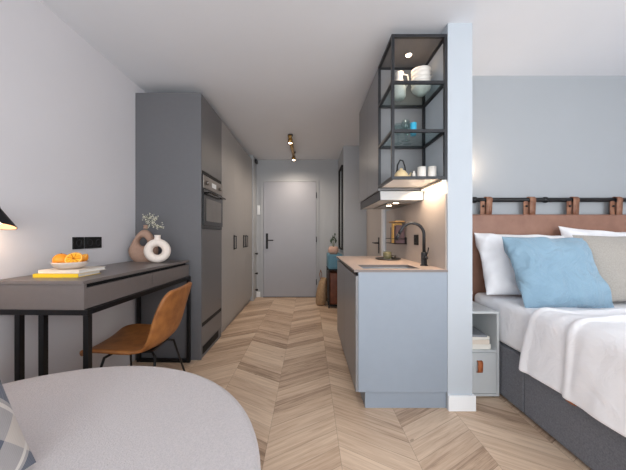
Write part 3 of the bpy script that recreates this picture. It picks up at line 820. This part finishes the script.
# upper units: glass display frame + cabinet + hood
GX0, GX1, GY0, GY1, GZ0, GZ1 = 0.535, XK - 0.0005, YP + 0.003, 2.175, 1.492, 2.432
gf = empty('glass_display_cabinet', (GX1, (GY0 + GY1) / 2, GZ0), 'open graphite-framed display shelf with glass shelves above the worktop', 'shelf')
ox, oy = GX1, (GY0 + GY1) / 2
def G(bm):
    for v in bm.verts: v.co -= Vector((ox, oy, GZ0))
    return bm
p = 0.019
for x0, y0 in ((GX0, GY0), (GX1 - p, GY0), (GX0, GY1 - p), (GX1 - p, GY1 - p)):
    obj('post', G(bbox(x0, x0 + p, y0, y0 + p, GZ0, GZ1, 0.001)), 'frame', gf)
levels = [GZ0, 1.797, 2.112, GZ1 - p]
for k, z in enumerate(levels):
    bm = B()
    box(bm, GX0 + p, GX1 - p, GY0, GY0 + p, z, z + p, 0.001); box(bm, GX0 + p, GX1 - p, GY1 - p, GY1, z, z + p, 0.001)
    box(bm, GX0, GX0 + p, GY0 + p, GY1 - p, z, z + p, 0.001); box(bm, GX1 - p, GX1, GY0 + p, GY1 - p, z, z + p, 0.001)
    obj('rail', G(bm), 'frame', gf)
for z in levels[1:3]:
    obj('glass_shelf', G(bbox(GX0 + p, GX1 - p, GY0 + p, GY1 - p, z + 0.008, z + 0.014)), 'glass', gf)
obj('bottom_panel', G(bbox(GX0 + p, GX1 - p, GY0 + p, GY1 - p, GZ0 + 0.004, GZ0 + 0.015)), 'whitecer', gf)
obj('top_panel', G(bbox(GX0 + p, GX1 - p, GY0 + p, GY1 - p, GZ1 - 0.012, GZ1 - 0.003)), 'cab_front', gf)
bm = B(); cyl(bm, (0.712, 2.0, GZ1 - 0.0135), (0.712, 2.0, GZ1 - 0.0175), 0.028, 24); sp_ = obj('spotlight_ring', G(bm), 'ledbody', gf, True)
bm = B(); cyl(bm, (0.712, 2.0, GZ1 - 0.0178), (0.712, 2.0, GZ1 - 0.0195), 0.020, 24); obj('spotlight_lens', G(bm), 'spotglow', sp_)
# light rail below it
lr = empty('light_rail', (XK - 0.02, 2.1, 1.47), 'slim warm lit LED rail on the wall under the display shelf', 'light')
obj('housing', bbox(-0.012, 0.019, -0.28, 0.07, 0.006, 0.020, 0.001), 'ledbody', lr)
obj('diffuser', bbox(-0.008, 0.015, -0.27, 0.06, 0.001, 0.0055, 0.001), 'led', lr)

uc = empty('upper_cabinet', (0.72, 2.6, 1.478), 'grey wall-hung kitchen cabinet behind the display shelf', 'cabinet')
obj('cabinet_body', bbox(0.555 - 0.72, XK - 0.001 - 0.72, 2.178 - 2.6, 2.985 - 2.6, 0, 0.95), 'kit_front', uc)
for a, b in ((2.178, 2.58), (2.583, 2.985)):
    obj('door', bbox(0.536 - 0.72, 0.554 - 0.72, a - 2.6, b - 2.6, -0.004, 0.95, 0.001), 'kit_front', uc)
hd = empty('extractor_hood', (0.72, 2.6, 1.40), 'pale slim extractor hood with two spotlights under the upper cabinet', 'hood')
bm = B()
a = [bm.verts.new(q) for q in ((-0.165, -0.42, 0.072), (0.168, -0.42, 0.072), (0.168, 0.385, 0.072), (-0.165, 0.385, 0.072), (-0.16, -0.415, 0.004), (0.168, -0.415, 0.004), (0.168, 0.385, 0.004), (-0.16, 0.385, 0.004))]
for f in ((0, 1, 2, 3), (7, 6, 5, 4), (0, 4, 5, 1), (1, 5, 6, 2), (2, 6, 7, 3), (3, 7, 4, 0)): bm.faces.new([a[i] for i in f])
obj('casing', bm, 'night', hd)
obj('edge_trim', bbox(-0.172, -0.1655, -0.424, 0.385, 0.0, 0.0735, 0.001), 'frame', hd)
obj('filter_grille', bbox(-0.06, 0.14, -0.24, 0.28, -0.006, -0.0005, 0.001), 'steel', hd)
for y in (2.285, 2.48):
    bm = B(); cyl(bm, (-0.012, y - 2.6, -0.0065), (-0.012, y - 2.6, -0.010), 0.028, 20); r_ = obj('spotlight_ring', bm, 'ledbody', hd)
    bm = B(); cyl(bm, (-0.012, y - 2.6, -0.0102), (-0.012, y - 2.6, -0.012), 0.021, 20); obj('spotlight_lens', bm, 'spotglow', r_)

# crockery on the display shelves
gz = 2.112 + 0.0145
o = empty('jug', (0.665, 2.06, gz), 'tall white jug on the top glass shelf, at its left', 'jug')
bm = B(); lathe(bm, [(0, 0), (0.032, 0), (0.044, 0.02), (0.046, 0.08), (0.03, 0.13), (0.022, 0.16), (0.03, 0.195), (0.027, 0.195), (0.018, 0.16), (0.026, 0.13), (0.042, 0.08), (0.04, 0.02), (0, 0.006)], (0, 0, 0), 32); obj('body', bm, 'whitecer', o, True)
bm = B(); tube(bm, [(0.026, 0, 0.185), (0.06, 0, 0.18), (0.068, 0, 0.13), (0.045, 0, 0.085)], 0.005, 8); obj('handle', bm, 'whitecer', o, True)
for k in range(5):
    bm = B(); lathe(bm, [(0, 0), (0.026, 0), (0.030, 0.006), (0.058, 0.032), (0.068, 0.055), (0.065, 0.055), (0.054, 0.034), (0.028, 0.010), (0, 0.008)], (0, 0, 0), 36)
    tag(obj('bowl', bm, 'whitecer', None, True, (0.80, 2.00, gz + k * 0.030)), ['lowest', 'second from the bottom', 'middle', 'fourth from the bottom', 'topmost'][k] + ' white bowl of the stack on the top glass shelf', 'bowl', 'stacked white bowls')
gz = 1.797 + 0.0145
for i, (x, y) in enumerate(((0.665, 2.09), (0.70, 2.03), (0.735, 2.10))):
    bm = B(); lathe(bm, [(0, 0), (0.030, 0), (0.030, 0.002), (0.004, 0.006), (0.0035, 0.06), (0.016, 0.072), (0.030, 0.10), (0.027, 0.145), (0.0255, 0.145), (0.0285, 0.10), (0.014, 0.075), (0, 0.068)], (0, 0, 0), 28)
    tag(obj('wine_glass', bm, 'glass', None, True, (x, y, gz)), ['back left', 'front', 'back right'][i] + ' clear stemmed glass on the middle glass shelf', 'glass', 'glasses on the middle shelf')
bm = B(); lathe(bm, [(0, 0), (0.019, 0), (0.022, 0.085), (0.020, 0.085), (0.0175, 0.004), (0, 0.004)], (0, 0, 0), 28)
tag(obj('tumbler', bm, 'cyan', None, True, (0.715, 1.92, gz)), 'bright blue tumbler on the middle glass shelf', 'tumbler')
gz = GZ0 + 0.0155
o = empty('teapot', (0.655, 1.99, gz), 'squat cream teapot with black arched handle on the lowest display shelf', 'teapot')
bm = B(); lathe(bm, [(0, 0), (0.04, 0), (0.050, 0.02), (0.047, 0.05), (0.030, 0.075), (0.012, 0.085), (0.010, 0.095), (0, 0.097)], (0, 0, 0), 32); obj('body', bm, 'creamcer', o, True)
bm = B(); tube(bm, [(-0.030, 0, 0.07), (-0.026, 0, 0.12), (-0.008, 0, 0.155), (0.012, 0, 0.15), (0.026, 0, 0.11), (0.030, 0, 0.07)], 0.0055, 8); obj('handle', bm, 'black', o, True)
bm = B(); tube(bm, [(0.04, 0, 0.03), (0.062, 0, 0.045), (0.07, 0, 0.065)], [0.010, 0.007, 0.005], 10); obj('spout', bm, 'creamcer', o, True)
for i, (x, y) in enumerate(((0.785, 1.93), (0.852, 1.92))):
    o = empty('mug', (x - 0.008, y, gz), ('left' if i == 0 else 'right') + ' one of two white mugs on the lowest display shelf', 'mug', 'white mugs')
    bm = B(); lathe(bm, [(0, 0), (0.026, 0), (0.028, 0.004), (0.028, 0.09), (0.0255, 0.09), (0.025, 0.006), (0, 0.005)], (0, 0, 0), 28); obj('body', bm, 'whitecer', o, True)
    bm = B(); tube(bm, [(0, 0.027, 0.075), (0, 0.05, 0.07), (0, 0.05, 0.03), (0, 0.027, 0.02)], 0.004, 8); obj('handle', bm, 'whitecer', o, True)
bm = B(); lathe(bm, [(0, 0), (0.010, 0), (0.011, 0.05), (0.006, 0.062), (0.006, 0.07), (0, 0.071)], (0, 0, 0), 20)
tag(obj('salt_shaker', bm, 'whitecer', None, True, (0.735, 1.96, gz)), 'small white shaker between the teapot and the mugs', 'shaker')

# ---------------------------------------------------------------- hallway end
mr = empty('wall_mirror', (0.53, 4.56, 0.90), 'tall black-framed mirror on the side of the wall block in the hallway', 'mirror')
bm = B()
for y0, y1, z0, z1 in ((-0.22, -0.20, 0.0, 1.32), (0.20, 0.22, 0.0, 1.32), (-0.20, 0.20, 0, 0.02), (-0.20, 0.20, 1.30, 1.32)): box(bm, -0.028, -0.001, y0, y1, z0, z1)
obj('frame', bm, 'blackm', mr); obj('mirror_glass', bbox(-0.012, -0.002, -0.199, 0.199, 0.021, 1.299), 'mirror', mr)
cn = empty('console_table', (0.413, 4.55, 0), 'teal box console on thin black legs at the end of the hallway', 'console')
obj('box_top', bbox(-0.115, 0.11, -0.235, 0.235, 0.60, 0.83, 0.02), 'bluebox', cn)
bm = B(); box(bm, -0.119, -0.116, -0.236, 0.236, 0.585, 0.60); box(bm, -0.115, 0.11, -0.235, 0.235, 0.585, 0.599); obj('tray_frame', bm, 'blackm', cn)
for x in (-0.105, 0.10):
    for y in (-0.225, 0.225): obj('leg', bbox(x - 0.01, x + 0.01, y - 0.01, y + 0.01, 0, 0.585), 'blackm', cn)
bm = B()
for y in (-0.225, 0.225): box(bm, -0.094, 0.089, y - 0.008, y + 0.008, 0.03, 0.046)
for x in (-0.105, 0.10): box(bm, x - 0.008, x + 0.008, -0.214, 0.214, 0.03, 0.046)
obj('stretcher', bm, 'blackm', cn)
sc_ = empty('suitcase', (0.335, 4.80 - 0.28, 0.048), 'brown leather case standing under the teal console', 'suitcase')
bm = B(); box(bm, -0.02, 0.165, -0.20, 0.19, 0.0, 0.50, 0.035, 4); obj('body', bm, 'brown', sc_, True)
bm = B(); tube(bm, [(0.05, -0.06, 0.498), (0.05, -0.05, 0.525), (0.05, 0.05, 0.525), (0.05, 0.06, 0.498)], 0.007, 8); obj('handle', bm, 'brown', sc_, True)
# canvas bag beside it
bg = empty('tote_bag', (0.19, 4.56, 0.0), 'slouching tan tote bag on the floor beside the teal console', 'bag')
bm = B(); NB = 26; rings = []
for z, w, dd in ((0, 0.07, 0.09), (0.03, 0.085, 0.12), (0.15, 0.088, 0.13), (0.28, 0.078, 0.12), (0.38, 0.06, 0.10), (0.43, 0.045, 0.085), (0.425, 0.035, 0.075), (0.30, 0.03, 0.06)):
    rings.append([bm.verts.new((w * cos(2 * pi * k / NB) * (1 + 0.22 * noise.noise(Vector((k * 0.5, z * 6, 1)))) + 0.10 * z, dd * sin(2 * pi * k / NB) * (1 + 0.15 * noise.noise(Vector((k * 0.4, z * 5, 4)))), z)) for k in range(NB)])
for a in range(len(rings) - 1):
    for k in range(NB): bm.faces.new((rings[a][k], rings[a][(k + 1) % NB], rings[a + 1][(k + 1) % NB], rings[a + 1][k]))
bm.faces.new(rings[0]); bm.faces.new(rings[-1])
obj('bag_body', bm, 'beigebag', bg, True)
bm = B(); tube(bm, [(0.0, -0.07, 0.40), (-0.02, -0.06, 0.50), (0.0, 0.0, 0.56), (0.02, 0.06, 0.50), (0.02, 0.07, 0.40)], 0.006, 8); obj('strap', bm, 'strap', bg, True)
# potted plant
pt = empty('potted_plant', (0.385, 4.42, 0.83), 'small dark-leaved plant in a blush round pot on the teal console', 'plant')
bm = B(); lathe(bm, [(0, 0), (0.05, 0), (0.078, 0.03), (0.082, 0.075), (0.066, 0.115), (0.058, 0.118), (0.06, 0.10), (0, 0.095)], (0, 0, 0), 32); obj('pot', bm, 'pinkpot', pt, True)
bm = B(); bl = B()
for k in range(7):
    a = k * 2.4; hgt = 0.08 + 0.10 * (k % 4) / 3; r = 0.045
    tip = Vector((r * cos(a), r * sin(a) * 0.8, 0.11 + hgt)); tube(bm, [(0, 0, 0.096), (tip.x * 0.4, tip.y * 0.4, 0.10 + hgt * 0.6), tip], 0.002, 5)
    for q in range(3):
        c = tip * (0.8 + 0.1 * q) + Vector((0, 0, 0.02)); 
        mt = Matrix.Rotation(a + q * 2, 4, 'Z') @ Matrix.Rotation(0.7 + 0.4 * q, 4, 'Y')
        sphere(bl, c, 0.021, 10, 6, (1, 0.6, 0.12), mtx=mt)
obj('stem', bm, 'stem', pt); obj('leaves', bl, 'leaf', pt, True)

# ceiling light
cl = empty('ceiling_light', (-0.255, 4.22, HC), 'aged brass bar ceiling light with two spots in the hallway', 'ceiling light')
bm = B(); cyl(bm, (0, -0.40, -0.001), (0, -0.40, -0.02), 0.035, 20); cyl(bm, (0, 0.40, -0.001), (0, 0.40, -0.02), 0.035, 20); obj('ceiling_mount', bm, 'frame', cl, True)
bm = B(); cyl(bm, (0, -0.40, -0.0205), (0, -0.40, -0.05), 0.008, 10); cyl(bm, (0, 0.40, -0.0205), (0, 0.40, -0.05), 0.008, 10); tube(bm, [(0, -0.48, -0.055), (0, 0.48, -0.055)], 0.026, 16); obj('bar', bm, 'brass', cl, True)
for y in (-0.43, 0.43):
    bm = B(); cyl(bm, (0, y, -0.078), (0, y, -0.125), 0.032, 20); s_ = obj('spot_housing', bm, 'brass', cl, True)
    bm = B(); cyl(bm, (0, y, -0.1255), (0, y, -0.128), 0.025, 20); obj('spot_lens', bm, 'spotglow', s_)

# ---------------------------------------------------------------- bed
BX0, BX1, BY0, BY1 = 1.335, 2.98, 0.25, 2.30
bd = empty('bed_base', (2.15, 1.3, 0), 'charcoal upholstered box bed base with drawer fronts', 'bed')
def Bd(bm):
    for v in bm.verts: v.co -= Vector((2.15, 1.3, 0))
    return bm
obj('box_frame', Bd(bbox(BX0 + 0.022, BX1, BY0, BY1, 0.02, 0.365, 0.006)), 'tweed', bd)
obj('corner_panel', Bd(bbox(BX0, BX0 + 0.021, 1.745, BY1, 0.02, 0.365, 0.006)), 'tweed', bd)
dr = obj('drawer', Bd(bbox(BX0, BX0 + 0.021, 0.95, 1.738, 0.02, 0.365, 0.006)), 'tweed', bd)
d2 = obj('drawer', Bd(bbox(BX0, BX0 + 0.021, BY0, 0.943, 0.02, 0.365, 0.006)), 'tweed', bd)
def tabm(y):
    bm = B(); pr = [(-0.0005, 0.330), (-0.012, 0.331), (-0.03, 0.322), (-0.036, 0.307), (-0.032, 0.294), (-0.018, 0.289), (-0.0005, 0.291)]
    g = [[bm.verts.new((BX0 + x, yy, z)) for x, z in pr] for yy in (y - 0.019, y + 0.019)]
    for i in range(len(pr) - 1): bm.faces.new((g[0][i], g[0][i + 1], g[1][i + 1], g[1][i]))
    return bm
for dd, y in ((dr, 1.40), (d2, 0.6)):
    t = obj('pull_tab', Bd(tabm(y)), 'tab', dd, True); mods(t, ('SOLIDIFY', dict(thickness=0.004, offset=1)))
bm = B()
for x in (BX0 + 0.08, BX1 - 0.08):
    for y in (BY0 + 0.08, BY1 - 0.08): box(bm, x - 0.03, x + 0.03, y - 0.03, y + 0.03, 0, 0.0195)
obj('feet', Bd(bm), 'blackm', bd)
# mattress
bm = B(); box(bm, BX0 + 0.004, BX1, BY0, BY1, 0.367, 0.665, 0.045, 5)
bmesh.ops.subdivide_edges(bm, edges=[e for e in bm.edges if e.calc_length() > 0.2], cuts=24, use_grid_fill=True)
for v in bm.verts:
    n = noise.noise(Vector((v.co.x * 5, v.co.y * 7, v.co.z * 4))) * 0.006
    if v.co.z > 0.40: v.co.z += n
    if v.co.x < BX0 + 0.06: v.co.x += abs(n) * 0.8
tag(obj('mattress', bm, 'sheet', None, True), 'thick mattress in a white fitted sheet on the charcoal bed base', 'mattress')
# duvet hanging over the side
bm = B()
TOPZ, XE, ZH = 0.681, BX0 - 0.012, 0.305
def duvet(u, v):
    # u: across from the hem on the left up and over to the right; v: along y from the pillow end to the foot
    y_edge = 1.735 + 0.0 * u
    Ls = TOPZ - ZH - 0.05; s = u * 1.95
    rr = 0.05; arc = rr * pi / 2
    if s < Ls:
        x, z = XE, ZH + s; n = Vector((-1, 0, 0.0)); hang = 1 - s / Ls
    elif s < Ls + arc:
        a = (s - Ls) / rr; x, z = XE + rr - rr * cos(a), ZH + Ls + rr * sin(a); n = Vector((-cos(a), 0, sin(a))); hang = 0
    else: x, z = XE + rr + (s - Ls - arc), TOPZ; n = Vector((0, 0, 1)); hang = 0
    y0 = 1.715 - 0.13 * min(1, s / 0.5) ** 2 + 0.05 * max(0, min(1, (s - 0.45) / 0.8))
    y = y0 + v * (0.22 - y0)
    w = 0.0
    fold = sin(y * 17 + 1.2 * noise.noise(Vector((x * 1.5, y * 2, 3))) * 3)
    w += hang * 0.012 * (1 + fold) + 0.004
    w += 0.010 * (0.5 + noise.noise(Vector((x * 3.2, y * 5.5 + z * 2, 5)))) * (0.5 + 0.5 * (1 - hang))
    rn = 1 - abs(noise.noise(Vector((x * 2.2 + z * 1.5, y * 4.2 - x * 1.6, 2)))) * 3.0
    w += 0.012 * max(-0.3, rn) + 0.004 * noise.noise(Vector((x * 9, y * 14 + z * 5, 7)))
    # ridge running over the edge
    yr_ = 1.41 - 0.03 * min(1, s / 0.4) + 0.10 * max(0, s - 0.45)
    w += 0.020 * math.exp(-((y - yr_) / 0.018) ** 2) * (1 if s < 1.2 else max(0, 1 - (s - 1.2)))
    w += 0.012 / (1 + math.exp((y - yr_) * 60))
    w += 0.012 * math.exp(-((y - y0 + 0.02) / 0.02) ** 2)
    z2 = -0.012 * noise.noise(Vector((y * 3, 0, 9))) * hang
    return Vector((x, y, z + z2)) + n * w
grid(bm, duvet, 90, 110)
o = obj('duvet', bm, 'linen', None, True); mods(o, ('SOLIDIFY', dict(thickness=0.014, offset=0.2)), ('SUBSURF', dict(levels=1, render_levels=1)))
tag(o, 'white duvet spread over the bed and hanging over its side', 'duvet')

# headboard hung from a rod
hb = empty('headboard', (2.15, 2.36, 0), 'cognac leather headboard panel hanging behind the pillows', 'headboard')
bm = B(); box(bm, -1.05, 0.95, -0.035, 0.035, 0.002, 1.302, 0.018, 4)
o = obj('leather_panel', bm, 'headleather', hb, True)
def strapm(x):
    bm = B(); w = 0.025; pr = []
    zc = 1.426
    for z in (1.295, 1.34, 1.39): pr.append((-0.020, z))
    for k in range(9):
        a = pi - pi * k / 8; pr.append((0.0 + 0.0225 * cos(a), zc + 0.0225 * sin(a)))
    for z in (1.39, 1.34, 1.295): pr.append((0.020, z))
    g = [[bm.verts.new((x + sx * w + 0.006 * sin((z - 1.29) * 12) , y, z)) for y, z in pr] for sx in (-1, 1)]
    for i in range(len(pr) - 1): bm.faces.new((g[0][i], g[0][i + 1], g[1][i + 1], g[1][i]))
    return bm
for k in range(6):
    x = 1.500 + 0.363 * k - 2.15
    if x > 0.93: break
    st = obj('strap', strapm(x), 'strap', hb, True); mods(st, ('SOLIDIFY', dict(thickness=0.004, offset=1)))
    st2 = obj('strap', bbox(x - 0.062, x - 0.026, -0.012, -0.006, 1.295, 1.43), 'strap', hb)
    bm = B(); sphere(bm, (x - 0.040, -0.016, 1.372), 0.009, 12, 8); obj('stud', bm, 'black', st2, True)
rd = empty('hanging_rod', (2.15, 2.36, 1.426), 'long black rod on the wall carrying the leather headboard straps', 'rod')
bm = B(); cyl(bm, (-1.02, 0, 0), (1.0, 0, 0), 0.018, 18); obj('bar', bm, 'black', rd, True)
for x in (-0.755, -0.16, 0.60, 0.98):
    bm = B(); sphere(bm, (x, 0, 0), 0.026, 16, 10, (1.15, 1, 1)); cyl(bm, (x, 0.02, 0), (x, 0.049, 0), 0.012, 12); obj('bracket', bm, 'black', rd, True)

# pillows on the bed
pillow('pillow', 0.72, 0.50, 0.19, 'linen', lean(1.685, 2.165, 0.905, 22, 0, -2), 'plump white pillow at the left against the leather headboard', 'pillow', 'white bed pillows', wr=0.018, seed=1)
pillow('pillow', 0.72, 0.52, 0.16, 'linen', lean(2.36, 2.17, 0.935, 20, 0, -4), 'white pillow at the right, behind the stone-grey cushion', 'pillow', 'white bed pillows', wr=0.018, seed=2, pinch=0.09)
pillow('cushion', 0.40, 0.40, 0.07, 'greyfab', lean(1.93, 2.035, 0.905, 24, 0, 4), 'beige cushion mostly hidden behind the blue cushion', 'cushion', None, wr=0.004, seed=5)
pillow('cushion', 0.585, 0.51, 0.17, 'bluefab', lean(1.672, 1.90, 0.885, 26, 1, -1), 'sky blue square cushion in front of the white pillows', 'cushion', None, wr=0.015, seed=3, pinch=0.045)
pillow('cushion', 0.52, 0.50, 0.16, 'greyfab', lean(2.20, 1.95, 0.905, 27, -2, -1), 'stone-grey cushion to the right of the blue cushion', 'cushion', None, wr=0.004, seed=4, pinch=0.05)

# nightstand
ns = empty('nightstand', (1.19, 2.1, 0), 'light grey nightstand with open shelf between partition and bed', 'nightstand')
def N_(bm):
    for v in bm.verts: v.co -= Vector((1.19, 2.1, 0))
    return bm
NX0, NX1, NY0, NY1, NZ = 1.072, 1.318, 1.94, 2.30, 0.600
t = 0.016
bm = B(); box(bm, NX0, NX1, NY0, NY1, NZ - t, NZ, 0.001); box(bm, NX0, NX1, NY0, NY1, 0.012, 0.012 + t, 0.001)
box(bm, NX0, NX0 + t, NY0, NY1, 0.012 + t, NZ - t); box(bm, NX1 - t, NX1, NY0, NY1, 0.012 + t, NZ - t); box(bm, NX0 + t, NX1 - t, NY1 - 0.01, NY1, 0.012 + t, NZ - t)
box(bm, NX0 + t, NX1 - t, NY0 + 0.004, NY1 - 0.01, 0.315, 0.329)
obj('carcass', N_(bm), 'night', ns)
d_ = obj('drawer', N_(bbox(NX0 + t + 0.002, NX1 - t - 0.002, NY0 + 0.001, NY0 + 0.018, 0.031, 0.312, 0.001)), 'night', ns)
bm = B(); pr = [(-0.0005, 0.262), (-0.012, 0.262), (-0.016, 0.252), (-0.015, 0.205), (-0.011, 0.190), (-0.0005, 0.188)]
g = [[bm.verts.new((1.178 + sx * 0.017, NY0 + yy, z - 0.005)) for yy, z in pr] for sx in (-1, 1)]
for i in range(len(pr) - 1): bm.faces.new((g[0][i], g[0][i + 1], g[1][i + 1], g[1][i]))
tb = obj('pull_tab', N_(bm), 'tab', d_, True); mods(tb, ('SOLIDIFY', dict(thickness=0.004, offset=1)))
bm = B()
for x in (NX0 + 0.03, NX1 - 0.03):
    for y in (NY0 + 0.03, NY1 - 0.03): cyl(bm, (x, y, 0), (x, y, 0.0118), 0.012, 10)
obj('feet', N_(bm), 'blackm', ns)
z = 0.3295
for k, (w, th, m, rz, lab) in enumerate(((0.185, 0.035, 'paper', 2, 'thick white book at the bottom of the nightstand stack'), (0.175, 0.030, 'cream', -3, 'cream book second from the bottom of the nightstand stack'),
                               (0.165, 0.020, 'paper', 5, 'white paperback third from the bottom in the nightstand'), (0.15, 0.014, 'greycover', -6, 'thin grey book on top of the nightstand stack'))):
    book('book', (1.178, 2.06, z + 0.0003), w, 0.20, th, radians(rz), m, lab, 'books in the nightstand'); z += th + 0.0006
fp = empty('flower_pot', (1.255, 2.22, NZ), 'small white pot of dried flowers on the nightstand, beside the bed', 'pot')
bm = B(); lathe(bm, [(0, 0), (0.026, 0), (0.034, 0.03), (0.03, 0.06), (0.027, 0.06), (0.028, 0.03), (0, 0.01)], (0, 0, 0), 28); obj('pot', bm, 'whitecer', fp, True)
bm = B()
for k in range(30): sphere(bm, (random.uniform(-.03, .03), random.uniform(-.03, .03), 0.065 + random.uniform(0, .03)), 0.005, 6, 4)
f = obj('blossoms', bm, 'blossom', fp, True); f['kind'] = 'stuff'
# bedside wall lamp behind the partition
bl_ = empty('bedside_lamp', (1.27, YN, 1.60), 'small warm bedside wall lamp tucked behind the partition', 'lamp')
bm = B(); cyl(bm, (0, -0.001, 0), (0, -0.015, 0), 0.035, 20); cyl(bm, (0, -0.0155, 0), (0, -0.06, 0), 0.008, 12); obj('wall_plate', bm, 'black', bl_, True)
bm = B(); lathe(bm, [(0.032, -0.05), (0.032, 0.05), (0.030, 0.05), (0.030, -0.05)], (0, -0.09, 0), 24); sh = obj('lamp_shade', bm, 'black', bl_, True)
bm = B(); sphere(bm, (0, -0.09, 0), 0.02, 12, 8); obj('bulb', bm, 'lampglow', sh, True)

# ---------------------------------------------------------------- lights
def area(name, loc, rot, sx, sy, power, col):
    l = bpy.data.lights.new(name, 'AREA'); l.shape = 'RECTANGLE'; l.size = sx; l.size_y = sy; l.energy = power; l.color = col
    o = bpy.data.objects.new(name, l); C.objects.link(o); o.location = loc; o.rotation_euler = rot; return o
def point(name, loc, power, col, r=0.03):
    l = bpy.data.lights.new(name, 'POINT'); l.energy = power; l.color = col; l.shadow_soft_size = r
    o = bpy.data.objects.new(name, l); C.objects.link(o); o.location = loc; return o
def spot(name, loc, rot, power, col, ang=100, blend=0.8, r=0.02):
    l = bpy.data.lights.new(name, 'SPOT'); l.energy = power; l.color = col; l.spot_size = radians(ang); l.spot_blend = blend; l.shadow_soft_size = r
    o = bpy.data.objects.new(name, l); C.objects.link(o); o.location = loc; o.rotation_euler = rot; return o
DAY = (0.93, 0.965, 1.0); WARM = (1.0, 0.76, 0.54); HALL = (1.0, 0.86, 0.72)
area('daylight_window_left', (-0.4, YW + 0.02, 1.35), (radians(102), 0, 0), 1.8, 1.9, 52, DAY)
area('daylight_window_right', (1.95, YW + 0.02, 1.35), (radians(102), 0, 0), 2.1, 1.9, 68, DAY)
spot('hall_spot_near', (-0.255, 3.79, HC - 0.135), (0, 0, 0), 36, HALL, 170, 1.0)
spot('hall_spot_far', (-0.255, 4.65, HC - 0.135), (0, 0, 0), 36, HALL, 170, 1.0)
area('led_strip_light', (XK - 0.10, 2.0, 1.464), (0, radians(-20), 0), 0.05, 0.32, 1.8, WARM)
spot('hood_spot_near', (0.708, 2.285, 1.385), (0, radians(18), 0), 3.0, WARM, 110)
spot('hood_spot_far', (0.708, 2.48, 1.385), (0, radians(18), 0), 3.0, WARM, 110)
spot('shelf_spot', (0.712, 2.0, GZ1 - 0.024), (0, 0, 0), 3.0, WARM, 130)
point('wall_lamp_bulb', (-1.476, 1.29, 1.15), 1.3, WARM, 0.02)
point('bedside_bulb', (1.27, YN - 0.09, 1.66), 5.0, WARM, 0.025)

w = bpy.data.worlds.new('World'); SC.world = w; w.use_nodes = True
bg_ = w.node_tree.nodes['Background']; bg_.inputs[0].default_value = (0.92, 0.96, 1.0, 1); bg_.inputs[1].default_value = 1.2

# ---------------------------------------------------------------- camera
cam = bpy.data.cameras.new('camera'); cam.sensor_width = 36.0; cam.lens = 280.0 / 626 * 36.0
cam.shift_x = 4.0 / 626; cam.clip_start = 0.02
co = bpy.data.objects.new('camera', cam); C.objects.link(co); co.location = (0, 0, CH); co.rotation_euler = (radians(90), 0, 0)
SC.camera = co
SC.view_settings.view_transform = 'Standard'; SC.view_settings.look = 'None'; SC.view_settings.gamma = 1; SC.view_settings.use_curve_mapping = False
SC.view_settings.exposure = 0.0
SC.cycles.max_bounces = 10; SC.cycles.diffuse_bounces = 8; SC.cycles.transparent_max_bounces = 16
SC.cycles.use_denoising = True
SC.cycles.sample_clamp_indirect = 8.0
